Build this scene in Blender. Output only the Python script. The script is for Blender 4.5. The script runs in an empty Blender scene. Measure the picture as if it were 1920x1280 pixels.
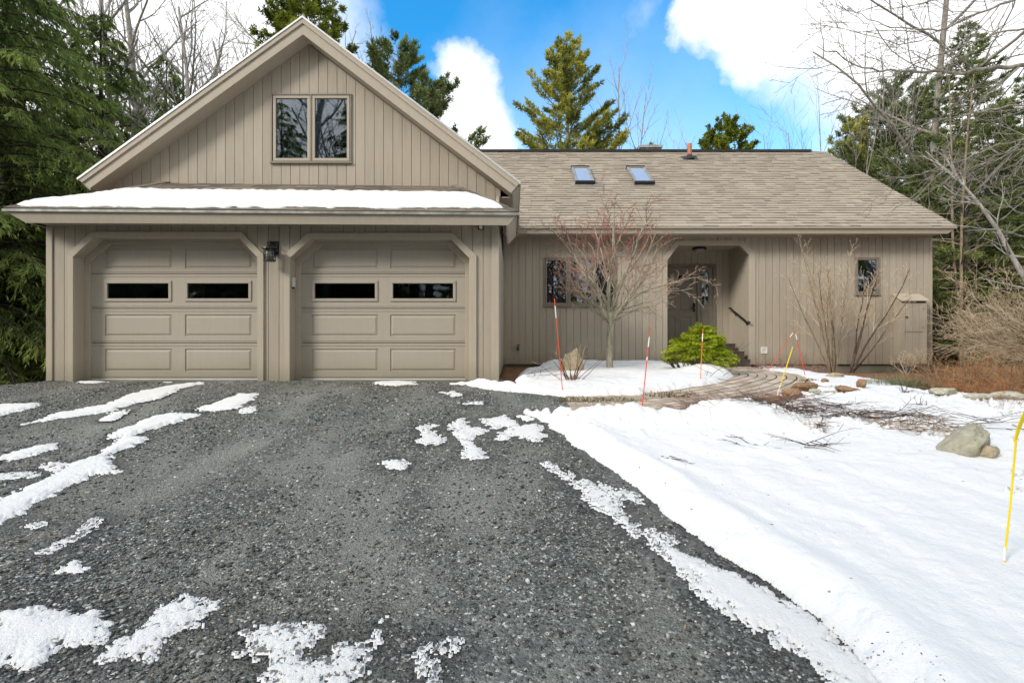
import bpy, bmesh, math, random
import numpy as np
from mathutils import Vector, Matrix

R = math.radians
F = 960.0          # focal length in photograph pixels (18 mm on 36 mm)
CZ = 0.553         # eye height above the garage floor
C = bpy.context.scene.collection
GY = 7.27          # garage front wall
EY = 6.94          # lower eave of the garage
UY = 8.39          # gable wall above the garage
RY = 8.13          # gable rake boards
MY = 11.38         # main house wall
MEY = 10.95        # main house eave
PYB = 12.42        # porch back wall


def W(px, py, d):
    return ((px - 960) * d / F, d, CZ + (640 - py) * d / F)


def X(px, d):
    return (px - 960) * d / F


def Z(py, d):
    return CZ + (640 - py) * d / F


# ---------------------------------------------------------------- noise
def _hash(ix, iy, s):
    n = (ix.astype(np.int64) * 374761393 + iy.astype(np.int64) * 668265263 + s * 1442695041) & 0x7fffffff
    n = ((n ^ (n >> 13)) * 1274126177) & 0x7fffffff
    return ((n ^ (n >> 16)) & 0xffff) / 65535.0


def vnoise(x, y, s=0):
    x = np.asarray(x, float); y = np.asarray(y, float)
    ix = np.floor(x); iy = np.floor(y)
    fx = x - ix; fy = y - iy
    fx = fx * fx * (3 - 2 * fx); fy = fy * fy * (3 - 2 * fy)
    a = _hash(ix, iy, s); b = _hash(ix + 1, iy, s); c = _hash(ix, iy + 1, s); d = _hash(ix + 1, iy + 1, s)
    return (a * (1 - fx) + b * fx) * (1 - fy) + (c * (1 - fx) + d * fx) * fy


def fbm(x, y, s=0, o=4):
    t = 0; a = .5; k = 1.0; n = 0
    for i in range(o):
        t = t + a * vnoise(np.asarray(x) * k + 17.3 * i, np.asarray(y) * k - 9.1 * i, s + i); n += a
        a *= .5; k *= 2.03
    return t / n


def sm(x, a, b):
    t = np.clip((np.asarray(x, float) - a) / (b - a), 0, 1)
    return t * t * (3 - 2 * t)


def ground(x, y):
    x = np.asarray(x, float); y = np.asarray(y, float)
    yy = np.maximum(y, -3.0)
    a = 7.27 - yy
    z = -.13 * .5 * (a + np.sqrt(a * a + .09)) + .003
    z = z - .17 * sm(y, 6.75, 8.5) * np.clip(-(x + 6.75), 0, 5)
    z = z - .11 * sm(x, 4.5, 8.0) * sm(y, 9.0, 11.0)
    return z


def gz(x, y):
    return float(ground(x, y))


def Gd(px, py):
    """distance at which a ray of the photograph meets the ground"""
    d = 5.0
    for _ in range(60):
        x = (px - 960) * d / F
        d = .5 * d + .5 * (CZ - gz(x, d)) * F / max(py - 640, 2)
    return d


def G(px, py):
    d = Gd(px, py)
    return ((px - 960) * d / F, d)


# ---------------------------------------------------------------- objects
def world_loc(o):
    v = Vector((0, 0, 0))
    while o is not None:
        v += o.location; o = o.parent
    return v


def tag(o, label=None, cat=None, group=None, kind=None):
    if label: o['label'] = label
    if cat: o['category'] = cat
    if group: o['group'] = group
    if kind: o['kind'] = kind
    return o


def empty(name, loc, label=None, cat=None, group=None):
    o = bpy.data.objects.new(name, None); C.objects.link(o); o.location = loc
    o.empty_display_size = .2
    return tag(o, label, cat, group)


def copy_tree(o, parent=None):
    c = o.copy(); C.objects.link(c); c.parent = parent
    for ch in list(o.children): copy_tree(ch, c)
    return c


class MB:
    def __init__(s):
        s.v = []; s.f = []; s.t = []; s.xf = None

    def add(s, vs, fs, tone=.5):
        n = len(s.v)
        if s.xf: vs = [s.xf(*p) for p in vs]
        s.v += [tuple(p) for p in vs]
        s.f += [tuple(i + n for i in f) for f in fs]
        s.t += [tone] * len(fs)
        return s

    def box(s, x0, x1, y0, y1, z0, z1, tone=.5):
        return s.add([(x0, y0, z0), (x1, y0, z0), (x1, y1, z0), (x0, y1, z0), (x0, y0, z1), (x1, y0, z1), (x1, y1, z1), (x0, y1, z1)],
                     [(0, 1, 5, 4), (1, 2, 6, 5), (2, 3, 7, 6), (3, 0, 4, 7), (4, 5, 6, 7), (3, 2, 1, 0)], tone)

    def prism(s, pts, y0, y1, tone=.5):
        """outline in x,z extruded along y"""
        n = len(pts)
        vs = [(p[0], y0, p[1]) for p in pts] + [(p[0], y1, p[1]) for p in pts]
        fs = [tuple(range(n)), tuple(range(2 * n - 1, n - 1, -1))]
        fs += [(i, i + n, (i + 1) % n + n, (i + 1) % n) for i in range(n)]
        return s.add(vs, fs, tone)

    def hexa(s, a, b, tone=.5):
        """a, b: two quads of 3-D points"""
        return s.add(list(a) + list(b), [(0, 1, 2, 3), (7, 6, 5, 4), (0, 4, 5, 1), (1, 5, 6, 2), (2, 6, 7, 3), (3, 7, 4, 0)], tone)

    def tube(s, pts, rs, n=8, cap=True, tone=.5):
        pts = [Vector(p) for p in pts]
        if not hasattr(rs, '__len__'): rs = [rs] * len(pts)
        vs = []; fs = []
        for i, p in enumerate(pts):
            d = (pts[min(i + 1, len(pts) - 1)] - pts[max(i - 1, 0)]).normalized()
            up = Vector((0, 0, 1)) if abs(d.z) < .9 else Vector((1, 0, 0))
            a = d.cross(up).normalized(); b = a.cross(d)
            for k in range(n):
                t = 2 * math.pi * k / n
                vs.append(p + (a * math.cos(t) + b * math.sin(t)) * rs[i])
        for i in range(len(pts) - 1):
            for k in range(n):
                fs.append((i * n + k, i * n + (k + 1) % n, (i + 1) * n + (k + 1) % n, (i + 1) * n + k))
        if cap:
            fs.append(tuple(range(n - 1, -1, -1))); fs.append(tuple(range((len(pts) - 1) * n, len(pts) * n)))
        return s.add(vs, fs, tone)

    def build(s, name, mat, parent=None, bevel=0, smooth=False):
        me = bpy.data.meshes.new(name)
        off = world_loc(parent) if parent else Vector((0, 0, 0))
        vs = [(p[0] - off.x, p[1] - off.y, p[2] - off.z) for p in s.v]
        me.from_pydata(vs, [], s.f)
        a = me.attributes.new('tone', 'FLOAT', 'FACE'); a.data.foreach_set('value', s.t)
        me.materials.append(mat)
        o = bpy.data.objects.new(name, me); C.objects.link(o); o.parent = parent
        bm = bmesh.new(); bm.from_mesh(me); bmesh.ops.recalc_face_normals(bm, faces=bm.faces); bm.to_mesh(me); bm.free()
        if smooth:
            me.shade_smooth()
        if bevel:
            m = o.modifiers.new('bevel', 'BEVEL'); m.width = bevel; m.segments = 2; m.limit_method = 'ANGLE'; m.angle_limit = R(40)
        return o


def npmesh(name, V, Fq, mat, parent=None, tone=None, smooth=False, off=None, domain='POINT', mats=None):
    me = bpy.data.meshes.new(name)
    V = np.asarray(V, np.float32)
    if parent is not None:
        V = V - np.array(world_loc(parent), np.float32)
    Fq = np.asarray(Fq, np.int32)
    me.vertices.add(len(V)); me.vertices.foreach_set('co', V.ravel())
    k = Fq.shape[1]
    me.loops.add(Fq.size); me.loops.foreach_set('vertex_index', Fq.ravel())
    me.polygons.add(len(Fq)); me.polygons.foreach_set('loop_start', np.arange(0, Fq.size, k, dtype=np.int32))
    if smooth: me.polygons.foreach_set('use_smooth', np.ones(len(Fq), bool))
    if tone is not None:
        a = me.attributes.new('tone', 'FLOAT', domain); a.data.foreach_set('value', np.asarray(tone, np.float32))
    me.update(calc_edges=True); me.validate()
    me.materials.append(mat)
    o = bpy.data.objects.new(name, me); C.objects.link(o); o.parent = parent
    return o


# ---------------------------------------------------------------- materials
def new_mat(name):
    m = bpy.data.materials.new(name); m.use_nodes = True
    nt = m.node_tree; nt.nodes.clear()
    out = nt.nodes.new('ShaderNodeOutputMaterial')
    return m, nt, out


def nd(nt, t, **kw):
    n = nt.nodes.new('ShaderNode' + t)
    for k, v in kw.items():
        if k.startswith('i_'):
            n.inputs[k[2:].replace('_', ' ')].default_value = v
        else: setattr(n, k, v)
    return n


def mixc(nt, fac, a, b, mode='MIX'):
    n = nt.nodes.new('ShaderNodeMix'); n.data_type = 'RGBA'; n.blend_type = mode
    for s, v in ((0, fac), (6, a), (7, b)):
        if isinstance(v, bpy.types.NodeSocket): nt.links.new(v, n.inputs[s])
        elif s == 0: n.inputs[0].default_value = v
        else: n.inputs[s].default_value = (*v, 1) if len(v) == 3 else v
    return n.outputs[2]


def mrange(nt, v, a, b, c=0.0, d=1.0):
    n = nt.nodes.new('ShaderNodeMapRange'); n.inputs[1].default_value = a; n.inputs[2].default_value = b
    n.inputs[3].default_value = c; n.inputs[4].default_value = d
    nt.links.new(v, n.inputs[0]); return n.outputs[0]


def mth(nt, op, a, b=None):
    n = nt.nodes.new('ShaderNodeMath'); n.operation = op
    for i, v in enumerate((a, b)):
        if v is None: continue
        if isinstance(v, bpy.types.NodeSocket): nt.links.new(v, n.inputs[i])
        else: n.inputs[i].default_value = v
    return n.outputs[0]


def geopos(nt, scale=(1, 1, 1)):
    g = nt.nodes.new('ShaderNodeNewGeometry')
    m = nt.nodes.new('ShaderNodeMapping'); m.inputs['Scale'].default_value = scale
    nt.links.new(g.outputs['Position'], m.inputs[0]); return m.outputs[0]


def noise(nt, vec, sc, det=4, rough=.55, dist=0):
    n = nt.nodes.new('ShaderNodeTexNoise'); n.inputs['Scale'].default_value = sc; n.inputs['Detail'].default_value = det
    n.inputs['Roughness'].default_value = rough; n.inputs['Distortion'].default_value = dist
    nt.links.new(vec, n.inputs['Vector']); return n.outputs['Fac']


def princ(nt, out, col, rough=.6, bump=None, bstr=.3, bdist=.01, spec=.3, metal=0):
    p = nt.nodes.new('ShaderNodeBsdfPrincipled')
    if isinstance(col, bpy.types.NodeSocket): nt.links.new(col, p.inputs['Base Color'])
    else: p.inputs['Base Color'].default_value = (*col, 1)
    if isinstance(rough, bpy.types.NodeSocket): nt.links.new(rough, p.inputs['Roughness'])
    else: p.inputs['Roughness'].default_value = rough
    p.inputs['Specular IOR Level'].default_value = spec
    p.inputs['Metallic'].default_value = metal
    if bump is not None:
        b = nt.nodes.new('ShaderNodeBump'); b.inputs['Strength'].default_value = bstr; b.inputs['Distance'].default_value = bdist
        nt.links.new(bump, b.inputs['Height']); nt.links.new(b.outputs[0], p.inputs['Normal'])
    nt.links.new(p.outputs[0], out.inputs[0]); return p


def m_plain(name, col, rough=.6, spec=.3, metal=0, var=.12, sc=3.0):
    m, nt, out = new_mat(name)
    v = geopos(nt)
    n = noise(nt, v, sc, 5)
    c = mixc(nt, mrange(nt, n, .3, .7), tuple(x * (1 - var) for x in col), tuple(min(1, x * (1 + var)) for x in col))
    princ(nt, out, c, rough, noise(nt, v, 60, 3), .15, .004, spec, metal)
    return m


def m_paint(name, col, board=True, wear=.10):
    m, nt, out = new_mat(name)
    at = nd(nt, 'Attribute', attribute_name='tone')
    v = geopos(nt, (9, 9, .7)); v2 = geopos(nt)
    streak = noise(nt, v, 2.2, 5, .6)
    blot = noise(nt, v2, .9, 4, .6)
    c = mixc(nt, mrange(nt, streak, .35, .7), tuple(x * (1 - wear) for x in col), tuple(x * (1 + wear * .5) for x in col))
    c = mixc(nt, mrange(nt, blot, .35, .7, 0, .5), c, (col[0] * 1.02, col[1] * .97, col[2] * .9))
    bc = mixc(nt, at.outputs['Fac'], tuple([.95] * 3), tuple([1.04] * 3))
    c = mixc(nt, 1.0, c, bc, 'MULTIPLY')
    # knots and nail marks
    vo = nd(nt, 'TexVoronoi', i_Scale=2.3); nt.links.new(v2, vo.inputs['Vector'])
    c = mixc(nt, mrange(nt, vo.outputs['Distance'], .012, .03, .55, 0), c, (.12, .10, .08))
    # splash of dirt low on the boards
    sp = nd(nt, 'SeparateXYZ'); nt.links.new(v2, sp.inputs[0])
    low = mrange(nt, mth(nt, 'ADD', sp.outputs[2], mth(nt, 'MULTIPLY', blot, .35)), .12, .5, .65, 0)
    c = mixc(nt, low, c, (.20, .185, .12))
    fine = noise(nt, geopos(nt, (60, 60, 5)), 3, 4)
    princ(nt, out, c, .62, fine, .35, .003, .25)
    return m


TAN = (.385, .338, .272)
M = {}
M['siding'] = m_paint('siding_paint', TAN)
M['trim'] = m_paint('trim_paint', (.41, .362, .292), wear=.06)
M['door_paint'] = m_paint('garage_door_paint', (.385, .347, .29), wear=.04)
M['dark_trim'] = m_plain('window_frame_paint', (.225, .195, .155), .5)
M['front_door'] = m_plain('front_door_paint', (.20, .176, .138), .5)
M['black'] = m_plain('black_metal', (.012, .012, .012), .45, .4)
M['black_gloss'] = m_plain('black_rail', (.015, .012, .010), .3, .5)
M['white'] = m_plain('white_plastic', (.62, .62, .6), .4)
M['metal_edge'] = m_plain('drip_edge_metal', (.62, .63, .62), .35, .5, .5)
M['gutter'] = m_plain('gutter_metal', (.30, .30, .27), .4, .5, .3, .35, 9)
M['concrete'] = m_plain('foundation_concrete', (.17, .165, .13), .9, .1, 0, .3)
M['tile'] = m_plain('brown_step_tile', (.085, .062, .050), .35, .4, 0, .15)
M['grout'] = m_plain('tile_grout', (.33, .30, .25), .9)
M['copper'] = m_plain('red_vent_pipe', (.42, .16, .10), .5, .3, 0, .25, 20)
M['lead'] = m_plain('pipe_flashing', (.03, .03, .03), .7)
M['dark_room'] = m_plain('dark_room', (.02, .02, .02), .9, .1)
M['wood_orange'] = m_plain('orange_wood', (.62, .26, .06), .5, .3, 0, .2, 12)
M['lamp_shade'] = m_plain('pale_lampshade', (.30, .34, .30), .8)
M['brass'] = m_plain('bronze_metal', (.06, .045, .03), .35, .5, .8)
M['red'] = m_plain('orange_red_plastic', (.72, .085, .035), .45)
M['orange'] = m_plain('faded_orange_plastic', (.78, .20, .03), .45)
M['tape'] = m_plain('white_tape', (.8, .78, .72), .4)
M['yellow'] = m_plain('yellow_plastic', (.82, .62, .01), .4)
M['lantern_glass'] = m_plain('frosted_lantern_glass', (.28, .28, .26), .2)


def m_shingle(name, a, b, dark):
    m, nt, out = new_mat(name)
    at = nd(nt, 'Attribute', attribute_name='tone')
    v = geopos(nt)
    c = mixc(nt, at.outputs['Fac'], a, b)
    g = noise(nt, v, 160, 2, .8)
    c = mixc(nt, mrange(nt, g, .3, .75, 0, .40), c, dark)
    bl = noise(nt, v, .7, 5, .6)
    c = mixc(nt, mrange(nt, bl, .4, .75, 0, .25), c, dark)
    princ(nt, out, c, .92, g, .5, .004, .12)
    return m


M['shingle'] = m_shingle('asphalt_shingle', (.33, .285, .228), (.49, .427, .345), (.16, .135, .105))
M['shingle_dark'] = m_shingle('damp_shingle', (.13, .11, .09), (.28, .235, .185), (.07, .06, .05))


def m_glass(name, tint=.45, refl=.10, rcol=(.85, .92, 1.0)):
    m, nt, out = new_mat(name)
    tr = nd(nt, 'BsdfTransparent'); tr.inputs[0].default_value = (tint, tint, tint, 1)
    gl = nd(nt, 'BsdfGlossy'); gl.inputs['Roughness'].default_value = .015; gl.inputs[0].default_value = (*rcol, 1)
    fr = nd(nt, 'Fresnel'); fr.inputs[0].default_value = 1.5
    b = noise(nt, geopos(nt), 1.3, 2)
    bp = nd(nt, 'Bump'); bp.inputs['Strength'].default_value = .05; bp.inputs['Distance'].default_value = .02
    nt.links.new(b, bp.inputs['Height']); nt.links.new(bp.outputs[0], gl.inputs['Normal'])
    f = mth(nt, 'ADD', fr.outputs[0], refl)
    mx = nd(nt, 'MixShader'); nt.links.new(f, mx.inputs[0]); nt.links.new(tr.outputs[0], mx.inputs[1]); nt.links.new(gl.outputs[0], mx.inputs[2])
    nt.links.new(mx.outputs[0], out.inputs[0]); return m


M['glass'] = m_glass('window_glass', .75, .10)
M['glass_dark'] = m_glass('garage_glass', .5, .0)
M['glass_sky'] = m_glass('skylight_glass', .6, .62, (.95, .97, 1.0))
_nt = M['glass_sky'].node_tree; _o = [n for n in _nt.nodes if n.type == 'OUTPUT_MATERIAL'][0]; _m = _nt.nodes.new('ShaderNodeMixShader'); _d = _nt.nodes.new('ShaderNodeBsdfDiffuse'); _d.inputs[0].default_value = (.8, .8, .8, 1)   # white mixed into the pane colour to pale the reflected sky
_src = _o.inputs[0].links[0].from_socket; _m.inputs[0].default_value = .30; _nt.links.new(_src, _m.inputs[1]); _nt.links.new(_d.outputs[0], _m.inputs[2]); _nt.links.new(_m.outputs[0], _o.inputs[0])


def m_leaf(name, dark, light, trans=.45):
    m, nt, out = new_mat(name)
    at = nd(nt, 'Attribute', attribute_name='tone')
    c = mixc(nt, at.outputs['Fac'], dark, light)
    d = nd(nt, 'BsdfDiffuse'); t = nd(nt, 'BsdfTranslucent')
    nt.links.new(c, d.inputs[0]); nt.links.new(c, t.inputs[0])
    mx = nd(nt, 'MixShader'); mx.inputs[0].default_value = trans
    nt.links.new(d.outputs[0], mx.inputs[1]); nt.links.new(t.outputs[0], mx.inputs[2]); nt.links.new(mx.outputs[0], out.inputs[0])
    return m


M['hemlock'] = m_leaf('hemlock_needles', (.09, .14, .04), (.42, .52, .16))
M['spruce'] = m_leaf('spruce_needles', (.07, .10, .035), (.33, .38, .13))
M['pine'] = m_leaf('pine_needles', (.11, .14, .03), (.62, .58, .12))
M['cedar'] = m_leaf('cedar_foliage', (.06, .09, .015), (.36, .40, .06))
M['gold'] = m_leaf('golden_cypress_foliage', (.12, .17, .012), (.60, .68, .06))
M['straw'] = m_leaf('dry_stems', (.16, .09, .05), (.56, .40, .24), .2)
M['rust'] = m_leaf('rust_stems', (.20, .08, .04), (.62, .32, .15), .2)
M['redtwig'] = m_leaf('red_twigs', (.15, .085, .065), (.46, .30, .24), .1)
M['palestraw'] = m_leaf('pale_bare_twigs', (.36, .25, .16), (.88, .74, .54), .2)
M['maple_twig'] = m_leaf('maple_twigs', (.34, .11, .09), (.70, .58, .45), .15)
M['palegrass'] = m_leaf('grey_green_grass', (.13, .15, .08), (.42, .43, .27), .3)
M['moss'] = m_leaf('olive_moss', (.06, .05, .015), (.26, .21, .06), .2)


def m_bark(name, a, b, sc=6, moss=0):
    m, nt, out = new_mat(name)
    v = geopos(nt, (1, 1, .3))
    n = noise(nt, v, sc * 3, 6, .65)
    c = mixc(nt, mrange(nt, n, .3, .7), a, b)
    if moss:
        c = mixc(nt, mrange(nt, noise(nt, geopos(nt), 4, 3), .5, .7, 0, moss), c, (.16, .17, .05))
    princ(nt, out, c, .9, n, .7, .02, .1)
    return m


M['bark_dark'] = m_bark('dark_bark', (.025, .020, .016), (.09, .075, .06))
M['bark_grey'] = m_bark('grey_bark', (.13, .115, .095), (.38, .345, .29), 5)
M['bark_pale'] = m_bark('pale_bark', (.20, .185, .165), (.52, .49, .45), 5)
M['bark_maple'] = m_bark('mossy_maple_bark', (.17, .145, .09), (.50, .46, .36), 8, .35)
M['bark_tan'] = m_bark('tan_stem_bark', (.10, .075, .05), (.36, .29, .20), 8)
M['twig_dark'] = m_bark('dark_twig', (.04, .028, .022), (.17, .125, .10), 8)


def m_rock(name, a, b, lichen, la=.5):
    m, nt, out = new_mat(name)
    v = geopos(nt)
    n = noise(nt, v, 12, 8, .75)
    c = mixc(nt, mrange(nt, n, .3, .7), a, b)
    vo = noise(nt, v, 22, 6, .7, .5)
    c = mixc(nt, mrange(nt, vo, .5, .62, 0, la), c, lichen)
    c = mixc(nt, mrange(nt, noise(nt, v, 45, 3, .8), .62, .7, 0, .7), c, (.09, .09, .06))
    princ(nt, out, c, .92, noise(nt, v, 30, 8, .7), .8, .012, .1)
    return m


M['boulder'] = m_rock('lichen_boulder', (.24, .22, .16), (.46, .43, .34), (.30, .31, .19), .7)
M['rock_tan'] = m_rock('tan_rock', (.28, .22, .14), (.52, .44, .32), (.3, .27, .14), .4)
M['rock_brown'] = m_rock('rusty_stone', (.15, .08, .045), (.40, .25, .15), (.24, .20, .10), .35)
M['rock_grey'] = m_rock('pale_mossy_stone', (.30, .28, .22), (.58, .56, .48), (.22, .22, .06), .6)


# snow
def m_snow(name, dirt=0.0, base=(.75, .745, .735)):
    m, nt, out = new_mat(name)
    v = geopos(nt)
    c = mixc(nt, mrange(nt, noise(nt, v, 1.5, 4), .3, .7), tuple(x * .965 for x in base), base)
    at = nd(nt, 'Attribute', attribute_name='tone')     # thin, dirty snow
    sp = noise(nt, v, 38, 4, .75)
    thr = mrange(nt, at.outputs['Fac'], 0, 1, .92, .46)
    dn = nd(nt, 'Math', operation='GREATER_THAN'); nt.links.new(sp, dn.inputs[0]); nt.links.new(thr, dn.inputs[1])
    c = mixc(nt, mth(nt, 'MULTIPLY', at.outputs['Fac'], .5), c, (.50, .50, .47))
    c = mixc(nt, mth(nt, 'MULTIPLY', dn.outputs[0], .85), c, (.07, .07, .065))
    vo = nd(nt, 'TexVoronoi', i_Scale=7.0); nt.links.new(v, vo.inputs['Vector'])
    if dirt:
        k = mth(nt, 'MULTIPLY', mrange(nt, vo.outputs['Distance'], .03, .06, dirt, 0), mrange(nt, noise(nt, v, .8, 2), .52, .6))
        c = mixc(nt, k, c, (.16, .13, .10))
    b = mth(nt, 'ADD', noise(nt, v, 7, 7, .62), mth(nt, 'MULTIPLY', noise(nt, v, 110, 3, .6), .25))
    p = princ(nt, out, c, .75, b, .7, .03, .25)
    return m


M['snow'] = m_snow('snow', .8)
M['roof_snow'] = m_snow('clean_roof_snow', 0)


def m_gravel():
    m, nt, out = new_mat('crushed_stone_gravel')
    v = geopos(nt)
    # large scale wear: wheel tracks, dusty and damp areas
    big = noise(nt, geopos(nt, (1, .45, 1)), .9, 4, .6, .6)
    dust = noise(nt, geopos(nt, (1.0, .38, 1)), 1.5, 5, .6, .5)
    vo = nd(nt, 'TexVoronoi', i_Scale=62.0, feature='F1'); nt.links.new(v, vo.inputs['Vector'])
    vo2 = nd(nt, 'TexVoronoi', i_Scale=120.0, feature='F1'); nt.links.new(v, vo2.inputs['Vector'])
    s1 = nd(nt, 'SeparateColor'); nt.links.new(vo.outputs['Color'], s1.inputs[0])
    s2 = nd(nt, 'SeparateColor'); nt.links.new(vo2.outputs['Color'], s2.inputs[0])
    rv = mth(nt, 'MULTIPLY', s1.outputs[0], s1.outputs[1])
    c = mixc(nt, mrange(nt, rv, 0, .8), (.05, .052, .047), (.27, .275, .248))
    c = mixc(nt, mrange(nt, s1.outputs[2], .965, .98), c, (.62, .62, .57))
    c = mixc(nt, mrange(nt, s2.outputs[0], .0, 1, 0, .35), c, (.10, .105, .10))
    c = mixc(nt, mrange(nt, s2.outputs[1], .96, .98, 0, .8), c, (.5, .5, .46))
    c = mixc(nt, mrange(nt, dust, .45, .62, 0, .75), c, (.235, .235, .21))
    c = mixc(nt, mrange(nt, big, .46, .66, 0, .25), c, (.18, .17, .12))
    tk = nd(nt, 'Attribute', attribute_name='track')
    c = mixc(nt, mth(nt, 'MULTIPLY', tk.outputs['Fac'], .55), c, (.27, .27, .24))
    lf = nd(nt, 'TexVoronoi', i_Scale=6.0, i_Randomness=1.0); nt.links.new(v, lf.inputs['Vector'])
    c = mixc(nt, mrange(nt, lf.outputs['Distance'], .045, .06, .7, 0), c, (.30, .17, .08))
    at = nd(nt, 'Attribute', attribute_name='tone')      # wet ground round the melting snow
    wc = mixc(nt, 1.0, c, (.50, .50, .50), 'MULTIPLY'); c = mixc(nt, at.outputs['Fac'], c, wc)
    h = mth(nt, 'ADD', mrange(nt, vo.outputs['Distance'], 0, .5, 1, 0), mth(nt, 'MULTIPLY', vo2.outputs['Distance'], -.5))
    h = mth(nt, 'ADD', h, mth(nt, 'MULTIPLY', rv, .8))
    princ(nt, out, c, mrange(nt, at.outputs['Fac'], 0, 1, .8, .38), h, .9, .012, .3)
    return m


M['gravel'] = m_gravel()


def m_stone():
    m, nt, out = new_mat('loose_stone_chip')
    at = nd(nt, 'Attribute', attribute_name='tone')
    r = nd(nt, 'ValToRGB'); nt.links.new(at.outputs['Fac'], r.inputs[0])
    e = r.color_ramp.elements; e[0].color = (.028, .030, .027, 1); e[1].color = (.60, .60, .56, 1); e[1].position = 1
    for p, c in ((.45, (.085, .09, .084)), (.75, (.22, .225, .207)), (.90, (.40, .40, .37)), (.935, (.30, .20, .12)), (.945, (.55, .55, .52))):
        n = e.new(p); n.color = (*c, 1)
    princ(nt, out, r.outputs[0], .7, None, spec=.3); return m


M['chip'] = m_stone()


def m_soil():
    m, nt, out = new_mat('leaf_litter_soil')
    v = geopos(nt)
    a = noise(nt, v, 14, 6, .75, .8); b = noise(nt, v, .6, 4)
    c = mixc(nt, mrange(nt, a, .3, .7), (.07, .04, .024), (.38, .20, .11))
    c = mixc(nt, mrange(nt, b, .45, .62, 0, .45), c, (.16, .12, .06))
    c = mixc(nt, mrange(nt, noise(nt, v, 40, 4, .8), .6, .68, 0, .6), c, (.42, .26, .14))
    princ(nt, out, c, .95, a, 1, .03, .05); return m


M['soil'] = m_soil()


def m_paver():
    m, nt, out = new_mat('concrete_paver')
    at = nd(nt, 'Attribute', attribute_name='tone')
    v = geopos(nt)
    c = mixc(nt, at.outputs['Fac'], (.34, .275, .215), (.60, .51, .41))
    c = mixc(nt, mrange(nt, noise(nt, v, 50, 4, .7), .35, .7, 0, .4), c, (.15, .125, .10))
    c = mixc(nt, mrange(nt, noise(nt, v, 1.6, 3), .5, .7, 0, .4), c, (.50, .42, .32))
    princ(nt, out, c, .9, noise(nt, v, 70, 4), .5, .004, .1); return m


M['paver'] = m_paver()
M['joint'] = m_plain('joint_sand', (.08, .065, .045), .95, .05, 0, .3, 20)
rnd = random.Random(7)


def siding(mb, x0, x1, y, zb, zt, holes=(), knots=(), pitch=.1525, gap=.0075, th=.016, ph=0.0, back=True):
    """vertical boards in the plane y, zb / zt functions of x; holes = (hx0,hx1,fn_bottom,fn_top)"""
    ks = sorted(set([x0, x1] + list(knots) + [h for q in holes for h in (q[0], q[1])]))

    def piece(p, q, y0, y1, tone):
        if q - p < .0015: return
        m = (p + q) / 2
        iv = [(zb(p), zt(p), zb(q), zt(q))]
        for h in holes:
            if h[0] - 1e-6 <= m <= h[1] + 1e-6:
                b0, t0, b1, t1 = h[2](p), h[3](p), h[2](q), h[3](q)
                new = []
                for (a, b, c, d) in iv:
                    if b0 > a + .01: new.append((a, b0, c, b1))
                    if t0 < b - .01: new.append((t0, b, t1, d))
                iv = new
        for (a, b, c, d) in iv:
            if b - a < .004 and d - c < .004: continue
            mb.hexa([(p, y0, a), (q, y0, c), (q, y0, max(d, c + .001)), (p, y0, max(b, a + .001))],
                    [(p, y1, a), (q, y1, c), (q, y1, max(d, c + .001)), (p, y1, max(b, a + .001))], tone)

    k0 = math.floor((x0 - ph) / pitch)
    x = ph + k0 * pitch
    while x < x1:
        a = max(x + gap / 2, x0); b = min(x + pitch - gap / 2, x1)
        tone = rnd.random()
        cut = [a] + [k for k in ks if a + .0005 < k < b - .0005] + [b]
        for i in range(len(cut) - 1):
            piece(cut[i], cut[i + 1], y, y + th, tone)
        x += pitch
    if back:
        for i in range(len(ks) - 1):
            piece(ks[i], ks[i + 1], y + th, y + th + .05, .45)


def lerpf(pts):
    def f(x):
        if x <= pts[0][0]: return pts[0][1]
        for (a, b), (c, d) in zip(pts, pts[1:]):
            if x <= c: return b + (d - b) * (x - a) / (c - a) if c > a else d
        return pts[-1][1]
    return f


def frame(mb, inner, outer, y0, y1, tone=.5):
    for i in range(len(inner) - 1):
        mb.prism([inner[i], inner[i + 1], outer[i + 1], outer[i]], y0, y1, tone)


def rframe(mb, x0, x1, z0, z1, w, y0, y1, tone=.5):
    mb.box(x0, x1, y0, y1, z1 - w, z1, tone); mb.box(x0, x1, y0, y1, z0, z0 + w, tone)
    mb.box(x0, x0 + w, y0, y1, z0 + w, z1 - w, tone); mb.box(x1 - w, x1, y0, y1, z0 + w, z1 - w, tone)


house = empty('house', (0, 9, 0), 'taupe board-sided house with a two-door garage and a long shingled wing', 'house')
XL, XR = -6.60, -.19

# ---------------- garage front
def octo(l, r, t, lc, rc, d):
    """l,r,t pixel edges; lc=(y at left, x at top), rc=(x at top, y at right)"""
    return [(X(l, d), -.02), (X(l, d), Z(lc[0], d)), (X(lc[1], d), Z(t, d)), (X(rc[0], d), Z(t, d)), (X(r, d), Z(rc[1], d)), (X(r, d), -.02)]


in1 = octo(140, 484, 446, (482, 178), (448.6, 483), GY)
ou1 = octo(129.5, 495.6, 435, (476.5, 173), (453.6, 477.5), GY)
in2 = octo(544.7, 880, 448, (484.6, 584), (844.7, 484.6), GY)
ou2 = octo(534.6, 893.5, 437, (478, 577.6), (849.5, 479), GY)


def topf(pts): return lerpf([(pts[1][0], pts[1][1]), (pts[2][0], pts[2][1]), (pts[3][0], pts[3][1]), (pts[4][0], pts[4][1])])


gw = MB()
holes = []
kn = []
for p in (in1, in2):
    holes.append((p[0][0] - .01, p[-1][0] + .01, lambda x: -1, (lambda f: (lambda x: f(x) + .01))(topf(p))))
    kn += [p[2][0], p[3][0]]
siding(gw, XL + .085, XR - .10, GY, lambda x: -.005, lambda x: 2.30, holes, kn, ph=XL + .09)
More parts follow.
